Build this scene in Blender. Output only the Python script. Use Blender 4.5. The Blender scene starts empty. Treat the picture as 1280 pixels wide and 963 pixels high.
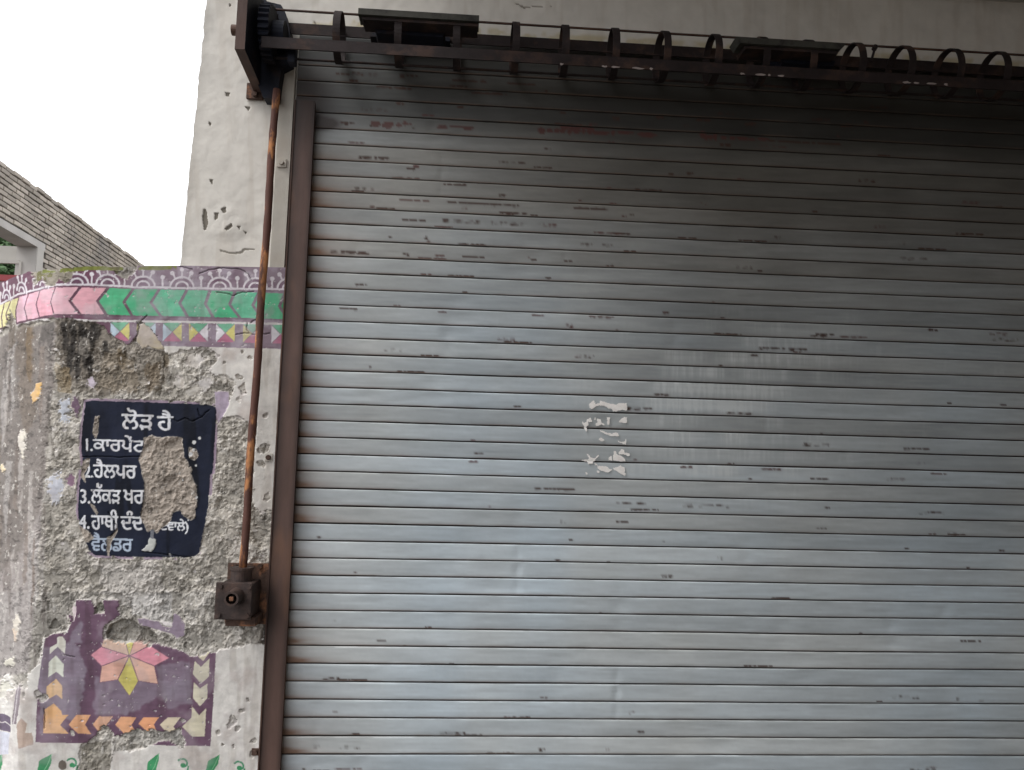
import bpy, bmesh, math, random
import numpy as np
from mathutils import Vector, Matrix

# ---------------------------------------------------------------- camera
SC = bpy.context.scene
COL = SC.collection
PITCH, YAW, ROLL = math.radians(5.8751), math.radians(-3.6857), math.radians(-1.4544)
FPX = 1000.0                       # focal length in photo pixels (1280 wide)
CAMP = np.array([0.0, -3.6085, 1.5])
SLAT_TOP = 3.2580                  # z of the first slat seam
def _rot():
    cp, sp, cy, sy, cr, sr = math.cos(PITCH), math.sin(PITCH), math.cos(YAW), math.sin(YAW), math.cos(ROLL), math.sin(ROLL)
    Rz = np.array([[cy, -sy, 0], [sy, cy, 0], [0, 0, 1]]); Rx = np.array([[1, 0, 0], [0, cp, -sp], [0, sp, cp]])
    Ry = np.array([[cr, 0, sr], [0, 1, 0], [-sr, 0, cr]])
    return Rz @ Rx @ Ry
RM = _rot()
def ray(px, py):
    return RM @ np.array([(px - 640) / FPX, 1.0, -(py - 481.5) / FPX])
def W(px, py, Y=0.0):              # where a line of sight meets the vertical plane at depth Y
    d = ray(px, py); return CAMP + d * ((Y - CAMP[1]) / d[1])
def PX(p):                         # world -> photo coordinates
    q = (np.atleast_2d(p) - CAMP) @ RM
    return 640 + FPX * q[:, 0] / q[:, 1], 481.5 - FPX * q[:, 2] / q[:, 1]
cd = bpy.data.cameras.new("camera"); cam = bpy.data.objects.new("camera", cd); COL.objects.link(cam)
cd.sensor_width = 36; cd.lens = FPX / 1280 * 36; cd.clip_start = 0.05; cd.clip_end = 2000
M = Matrix([[RM[i, 0], RM[i, 2], -RM[i, 1], CAMP[i]] for i in range(3)] + [[0, 0, 0, 1]])
cam.matrix_world = M; SC.camera = cam

# ---------------------------------------------------------------- light: overcast sky, soft sun
SUN_EL, SUN_AZ = math.radians(52), math.radians(-62)     # azimuth measured from -Y (behind the camera) towards -X
world = bpy.data.worlds.new("World"); SC.world = world; world.use_nodes = True
nt = world.node_tree; bg = nt.nodes["Background"]
sky = nt.nodes.new("ShaderNodeTexSky"); sky.sky_type = 'NISHITA'; sky.sun_disc = False
sky.sun_elevation = SUN_EL; sky.sun_rotation = math.radians(180 + 62); sky.air_density = 1.0; sky.dust_density = 6.0
hsv = nt.nodes.new("ShaderNodeHueSaturation"); hsv.inputs["Saturation"].default_value = 0.12
mixw = nt.nodes.new("ShaderNodeMix"); mixw.data_type = 'RGBA'; mixw.inputs[0].default_value = 0.75
mixw.inputs[7].default_value = (13.0, 13.2, 13.6, 1)
nt.links.new(sky.outputs[0], hsv.inputs["Color"]); nt.links.new(hsv.outputs[0], mixw.inputs[6])
nt.links.new(mixw.outputs[2], bg.inputs["Color"]); bg.inputs["Strength"].default_value = 0.13
sl = bpy.data.lights.new("sun", 'SUN'); sun = bpy.data.objects.new("sun", sl); COL.objects.link(sun)
sl.energy = 1.0; sl.angle = math.radians(18); sl.color = (1, 0.97, 0.93)
sdir = Vector((math.sin(SUN_AZ) * math.cos(SUN_EL), -math.cos(SUN_AZ) * math.cos(SUN_EL), math.sin(SUN_EL)))
sun.rotation_euler = sdir.to_track_quat('Z', 'Y').to_euler()
SC.view_settings.view_transform = 'Standard'; SC.view_settings.look = 'None'
SC.view_settings.exposure = 0.29; SC.view_settings.gamma = 1.0

# ---------------------------------------------------------------- helpers
def lin(c):
    c = np.asarray(c, float) / 255.0
    return np.where(c <= 0.04045, c / 12.92, ((c + 0.055) / 1.055) ** 2.4)
def L4(r, g, b): v = lin((r, g, b)); return (float(v[0]), float(v[1]), float(v[2]), 1.0)
def tag(o, label=None, cat=None, group=None, kind=None):
    if label: o["label"] = label
    if cat: o["category"] = cat
    if group: o["group"] = group
    if kind: o["kind"] = kind
    return o
def thing(name, label, cat, loc=(0, 0, 0), group=None):
    o = bpy.data.objects.new(name, None); COL.objects.link(o); o.location = loc; o.empty_display_size = 0.05
    return tag(o, label, cat, group)
def link(name, me, mat=None, parent=None):
    o = bpy.data.objects.new(name, me); COL.objects.link(o)
    if mat and not me.materials: me.materials.append(mat)
    if parent:
        o.parent = parent
        if parent.parent is None: o.matrix_parent_inverse = Matrix.Translation(parent.location).inverted()
    return o
def bmobj(name, bm, mat, parent=None, smooth=False):
    me = bpy.data.meshes.new(name); bmesh.ops.recalc_face_normals(bm, faces=bm.faces[:]); bm.to_mesh(me); bm.free()
    if smooth:
        for p in me.polygons: p.use_smooth = True
    return link(name, me, mat, parent)
def box(bm, c, s, rot=None, bev=0.0):
    r = bmesh.ops.create_cube(bm, size=1.0); vs = r["verts"]
    m = Matrix.Translation(Vector(c)) @ (rot.to_4x4() if rot else Matrix.Identity(4)) @ Matrix.Diagonal((s[0], s[1], s[2], 1))
    bmesh.ops.transform(bm, matrix=m, verts=vs)
    if bev:
        es = list({e for v in vs for e in v.link_edges})
        bmesh.ops.bevel(bm, geom=es, offset=bev, segments=2, affect='EDGES', profile=0.6)
def cyl(bm, a, b, r, n=16, r2=None, cap=True):
    a, b = Vector(a), Vector(b); d = b - a
    m = Matrix.Translation((a + b) / 2) @ d.to_track_quat('Z', 'Y').to_matrix().to_4x4()
    bmesh.ops.create_cone(bm, cap_ends=cap, segments=n, radius1=r, radius2=r if r2 is None else r2, depth=d.length, matrix=m)
def prism(bm, pts, d):             # closed polygon pts (3-D) pushed along vector d
    v1 = [bm.verts.new(p) for p in pts]; v2 = [bm.verts.new(Vector(p) + Vector(d)) for p in pts]
    bm.faces.new(v1); bm.faces.new(v2[::-1]); n = len(pts)
    for i in range(n): bm.faces.new((v1[i], v2[i], v2[(i + 1) % n], v1[(i + 1) % n]))

# numpy fields
def vnoise(X, Y, cell, seed, cy=None):
    cy = cy or cell
    rs = np.random.RandomState(seed); T = rs.rand(257, 257).astype(np.float32)
    x, y = X / cell + 31.7, Y / cy + 57.3
    xi, yi = np.floor(x).astype(int), np.floor(y).astype(int); fx, fy = (x - xi).astype(np.float32), (y - yi).astype(np.float32)
    fx, fy = fx * fx * (3 - 2 * fx), fy * fy * (3 - 2 * fy)
    a, b, c, d = T[yi & 255, xi & 255], T[yi & 255, (xi + 1) & 255], T[(yi + 1) & 255, xi & 255], T[(yi + 1) & 255, (xi + 1) & 255]
    return (a * (1 - fx) + b * fx) * (1 - fy) + (c * (1 - fx) + d * fx) * fy
def fbm(X, Y, cell, seed, octv=4, cy=None, gain=0.5):
    s, a, t = 0, 1.0, 0
    for k in range(octv):
        s = s + a * vnoise(X, Y, cell / 2 ** k, seed + k * 17, (cy or cell) / 2 ** k); t += a; a *= gain
    return s / t
def sstep(a, b, x):
    t = np.clip((x - a) / (b - a), 0, 1); return t * t * (3 - 2 * t)

class Canvas:                      # a raster in photo coordinates used to look up paint on a surface
    def __init__(s, x0, y0, x1, y1, S):
        s.x0, s.y0, s.S = x0, y0, S; s.w, s.h = int((x1 - x0) * S), int((y1 - y0) * S)
        xs = x0 + (np.arange(s.w) + 0.5) / S; ys = y0 + (np.arange(s.h) + 0.5) / S
        s.X, s.Y = np.meshgrid(xs, ys); s.X = s.X.astype(np.float32); s.Y = s.Y.astype(np.float32)
        s.WX, s.WY = s.X, s.Y
    def window(s, pts, pad):
        p = np.asarray(pts); x0, y0 = p.min(0) - pad; x1, y1 = p.max(0) + pad
        i0, i1 = max(0, int((y0 - s.y0) * s.S)), min(s.h, int((y1 - s.y0) * s.S) + 1)
        j0, j1 = max(0, int((x0 - s.x0) * s.S)), min(s.w, int((x1 - s.x0) * s.S) + 1)
        return (slice(i0, i1), slice(j0, j1))
    def poly(s, pts, warp=0.0, wf=None):
        sl_ = s.window(pts, 2 + warp * 2); X, Y = s.X[sl_], s.Y[sl_]
        if X.size == 0: return sl_, np.zeros(X.shape, bool)
        if warp:
            wx, wy = wf; X = X + (wx[sl_] - 0.5) * 2 * warp; Y = Y + (wy[sl_] - 0.5) * 2 * warp
        return sl_, inpoly(X, Y, [pts])
def inpoly(X, Y, rings):           # non-zero winding
    w = np.zeros(X.shape, np.int32)
    for pts in rings:
        n = len(pts)
        for i in range(n):
            (x1, y1), (x2, y2) = pts[i], pts[(i + 1) % n]
            if y1 == y2: continue
            t = (Y - y1) / (y2 - y1); xc = x1 + t * (x2 - x1)
            up = (y1 <= Y) & (Y < y2) & (X < xc); dn = (y2 <= Y) & (Y < y1) & (X < xc)
            w += up.astype(np.int32) - dn.astype(np.int32)
    return w != 0
def blur(a, n):
    for _ in range(n):
        a = (a + np.roll(a, 1, 0) + np.roll(a, -1, 0)) / 3; a = (a + np.roll(a, 1, 1) + np.roll(a, -1, 1)) / 3
    return a
def blurk(a, n, k):
    for _ in range(n):
        a = (a + np.roll(a, k, 0) + np.roll(a, -k, 0)) / 3; a = (a + np.roll(a, k, 1) + np.roll(a, -k, 1)) / 3
    return a
def sample(cv, A, px, py):
    x = np.clip((px - cv.x0) * cv.S - 0.5, 0, cv.w - 1.001); y = np.clip((py - cv.y0) * cv.S - 0.5, 0, cv.h - 1.001)
    i, j = y.astype(int), x.astype(int); fy, fx = y - i, x - j
    if A.ndim == 3: fy, fx = fy[..., None], fx[..., None]
    return (A[i, j] * (1 - fx) + A[i, j + 1] * fx) * (1 - fy) + (A[i + 1, j] * (1 - fx) + A[i + 1, j + 1] * fx) * fy
def nearest(cv, A, px, py):
    j = np.clip(((px - cv.x0) * cv.S).astype(int), 0, cv.w - 1); i = np.clip(((py - cv.y0) * cv.S).astype(int), 0, cv.h - 1)
    return A[i, j]
def gridmesh(name, V, nr, nc, color=None, smooth=True, mask=None):
    """V: (nr*nc,3) row-major grid -> mesh; mask (nr-1, nc-1) keeps faces; unused vertices are dropped."""
    idx = np.arange(nr * nc).reshape(nr, nc)
    F = np.stack([idx[:-1, :-1], idx[1:, :-1], idx[1:, 1:], idx[:-1, 1:]], -1).reshape(-1, 4)
    if mask is not None: F = F[mask.reshape(-1)]
    used = np.unique(F); re = np.full(nr * nc, -1, np.int64); re[used] = np.arange(len(used)); F = re[F]; V = V[used]
    me = bpy.data.meshes.new(name); me.vertices.add(len(V)); me.vertices.foreach_set("co", V.astype(np.float32).ravel())
    me.loops.add(F.size); me.loops.foreach_set("vertex_index", F.astype(np.int32).ravel())
    me.polygons.add(len(F)); me.polygons.foreach_set("loop_start", np.arange(0, F.size, 4, dtype=np.int32))
    me.polygons.foreach_set("loop_total", np.full(len(F), 4, np.int32))
    me.polygons.foreach_set("use_smooth", np.full(len(F), smooth, bool))
    if color is not None:
        a = me.color_attributes.new("tint", 'FLOAT_COLOR', 'POINT')
        c = np.ones((len(V), 4), np.float32); c[:, :color.shape[1]] = color[used]; a.data.foreach_set("color", c.ravel())
    me.update(); me.validate(); return me

# ---------------------------------------------------------------- materials
def material(name, base=None, var=0.25, scale=6.0, rough=0.8, metal=0.0, bump=0.15, bscale=40.0, second=None, sscale=3.0, sth=(0.5, 0.62),
             attr=False, stretch=(1, 1, 1), perobj=0.0, spec=0.3, bdist=0.004, rvar=0.12):
    m = bpy.data.materials.new(name); m.use_nodes = True; t = m.node_tree; N = t.nodes; K = t.links
    p = N["Principled BSDF"]; p.inputs["Metallic"].default_value = metal; p.inputs["Specular IOR Level"].default_value = spec
    tc = N.new("ShaderNodeTexCoord"); mp = N.new("ShaderNodeMapping"); mp.inputs["Scale"].default_value = stretch
    K.new(tc.outputs["Object"], mp.inputs[0]); co = mp.outputs[0]
    def noise(sc, det=6, ro=0.6):
        n = N.new("ShaderNodeTexNoise"); n.inputs["Scale"].default_value = sc; n.inputs["Detail"].default_value = det; n.inputs["Roughness"].default_value = ro
        K.new(co, n.inputs["Vector"]); return n.outputs["Fac"]
    if attr:
        a = N.new("ShaderNodeAttribute"); a.attribute_name = "tint"; col = a.outputs["Color"]
    else:
        rgb = N.new("ShaderNodeRGB"); rgb.outputs[0].default_value = base; col = rgb.outputs[0]
    if second:
        mr = N.new("ShaderNodeMapRange"); mr.inputs[1].default_value, mr.inputs[2].default_value = sth; K.new(noise(sscale, 8, 0.65), mr.inputs[0])
        mx = N.new("ShaderNodeMix"); mx.data_type = 'RGBA'; K.new(mr.outputs[0], mx.inputs[0]); K.new(col, mx.inputs[6]); mx.inputs[7].default_value = second; col = mx.outputs[2]
    mr = N.new("ShaderNodeMapRange"); mr.inputs[1].default_value = 0.3; mr.inputs[2].default_value = 0.7
    mr.inputs[3].default_value = 1 - var; mr.inputs[4].default_value = 1 + var; K.new(noise(scale), mr.inputs[0])
    val = mr.outputs[0]
    if perobj:
        oi = N.new("ShaderNodeObjectInfo"); m2 = N.new("ShaderNodeMapRange"); m2.inputs[3].default_value = 1 - perobj; m2.inputs[4].default_value = 1 + perobj
        K.new(oi.outputs["Random"], m2.inputs[0]); mm = N.new("ShaderNodeMath"); mm.operation = 'MULTIPLY'; K.new(val, mm.inputs[0]); K.new(m2.outputs[0], mm.inputs[1]); val = mm.outputs[0]
    h = N.new("ShaderNodeVectorMath"); h.operation = 'SCALE'; K.new(col, h.inputs[0]); K.new(val, h.inputs["Scale"])
    K.new(h.outputs[0], p.inputs["Base Color"])
    r = N.new("ShaderNodeMapRange"); r.inputs[3].default_value = rough - rvar; r.inputs[4].default_value = min(1, rough + rvar); K.new(noise(scale * 3), r.inputs[0]); K.new(r.outputs[0], p.inputs["Roughness"])
    if bump:
        b = N.new("ShaderNodeBump"); b.inputs["Strength"].default_value = bump; b.inputs["Distance"].default_value = bdist
        K.new(noise(bscale, 8, 0.65), b.inputs["Height"]); K.new(b.outputs[0], p.inputs["Normal"])
    return m
M_PLASTER = material("weathered_plaster", attr=True, var=0.12, scale=30, rough=0.9, bump=0.5, bscale=110, bdist=0.003)
M_WALLPAINT = material("old_cream_distemper", attr=True, var=0.05, scale=9, rough=0.85, bump=0.16, bscale=60, bdist=0.002)
M_PAINT = material("mural_paint", attr=True, var=0.08, scale=10, rough=0.62, bump=0.3, bscale=60, bdist=0.002, spec=0.35)
M_NOTICE = material("notice_paint", attr=True, var=0.12, scale=16, rough=0.7, bump=0.4, bscale=45, bdist=0.003, spec=0.2)
M_SLAT = material("weathered_galvanised_steel", attr=True, var=0.07, scale=3, rough=0.62, metal=0.12, bump=0.10, bscale=12, stretch=(0.35, 1, 3), spec=0.4, bdist=0.004, rvar=0.1)
M_BROWN = material("brown_rusty_steel", base=L4(74, 56, 50), second=L4(112, 82, 64), sscale=4, sth=(0.5, 0.75), var=0.3, scale=9, rough=0.6, metal=0.2, bump=0.3, bscale=70, stretch=(1, 1, 0.3))
M_GUIDE = material("brown_guide_paint", attr=True, var=0.15, scale=14, rough=0.5, metal=0.1, bump=0.25, bscale=60, stretch=(1, 1, 0.3))
M_DARK = material("sooty_brown_steel", base=L4(44, 36, 36), second=L4(66, 50, 44), sscale=9, var=0.3, scale=14, rough=0.7, metal=0.1, bump=0.3, bscale=80)
M_NAVY = material("oily_black_steel", base=L4(20, 24, 38), second=L4(36, 28, 30), sscale=7, var=0.3, scale=14, rough=0.65, metal=0.1, bump=0.3, bscale=60)
M_PIPE = material("rust_flaked_pipe", base=L4(92, 62, 54), second=L4(180, 124, 82), sscale=9, sth=(0.51, 0.57), var=0.3, scale=12, rough=0.75, bump=0.4, bscale=90, stretch=(1, 1, 0.35))
M_GEAR = material("greasy_cast_iron", base=L4(60, 51, 49), second=L4(98, 78, 70), sscale=12, sth=(0.45, 0.75), var=0.25, scale=22, rough=0.55, metal=0.2, bump=0.4, bscale=120)
M_RUST = material("orange_rust", base=L4(84, 66, 58), second=L4(146, 102, 76), sscale=16, sth=(0.54, 0.66), var=0.3, scale=40, rough=0.85, bump=0.5, bscale=120)
M_BOARD = material("weathered_channel_iron", base=L4(66, 65, 60), second=L4(44, 42, 40), sscale=8, var=0.2, scale=14, rough=0.8, bump=0.3, bscale=60)
M_STRIP = material("painted_flat_bar", base=L4(196, 190, 180), second=L4(168, 158, 146), sscale=6, sth=(0.5, 0.8), var=0.08, scale=12, rough=0.7, bump=0.3, bscale=60)
M_BRICK = material("weathered_brick", base=L4(174, 164, 152), second=L4(118, 116, 116), sscale=0.6, sth=(0.48, 0.70), var=0.2, scale=3, rough=0.95, bump=0.4, bscale=20, perobj=0.25, bdist=0.01)
M_MORTAR = material("dark_mortar", base=L4(52, 49, 48), var=0.2, scale=5, rough=0.95, bump=0.3, bscale=30)
M_CONC = material("grey_concrete", base=L4(176, 172, 168), var=0.12, scale=3, rough=0.9, bump=0.3, bscale=25)
M_CREAM = material("cream_wall_paint", base=L4(176, 172, 166), var=0.08, scale=2, rough=0.85, bump=0.2, bscale=20)
M_REDPAINT = material("red_oxide_paint", base=L4(140, 62, 66), var=0.15, scale=5, rough=0.6, bump=0.2)
M_CHIP = material("dusty_paint_chip", base=L4(158, 146, 142), var=0.15, scale=20, rough=0.9, bump=0.1)
M_PAPER = material("torn_paper", base=L4(244, 240, 236), second=L4(230, 224, 220), sscale=30, var=0.08, scale=60, rough=0.9, bump=0.3, bscale=150)
M_BARK = material("tree_bark", base=L4(90, 80, 66), var=0.3, scale=6, rough=0.95, bump=0.5, bscale=18)
M_LEAF = material("tree_leaves", base=(0.06, 0.11, 0.045, 1), var=0.4, scale=1.2, rough=0.7, bump=0)
M_GROUND = material("dusty_asphalt", base=L4(84, 80, 76), second=L4(106, 100, 90), sscale=0.6, var=0.2, scale=3, rough=0.95, bump=0.4, bscale=60)
M_PORCH = material("porch_concrete", base=L4(158, 148, 136), var=0.15, scale=2, rough=0.95, bump=0.3, bscale=20)
M_MOSS = material("green_moss", base=L4(116, 132, 56), second=L4(84, 84, 52), sscale=30, var=0.35, scale=40, rough=0.95, bump=0.6, bscale=150)
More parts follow.
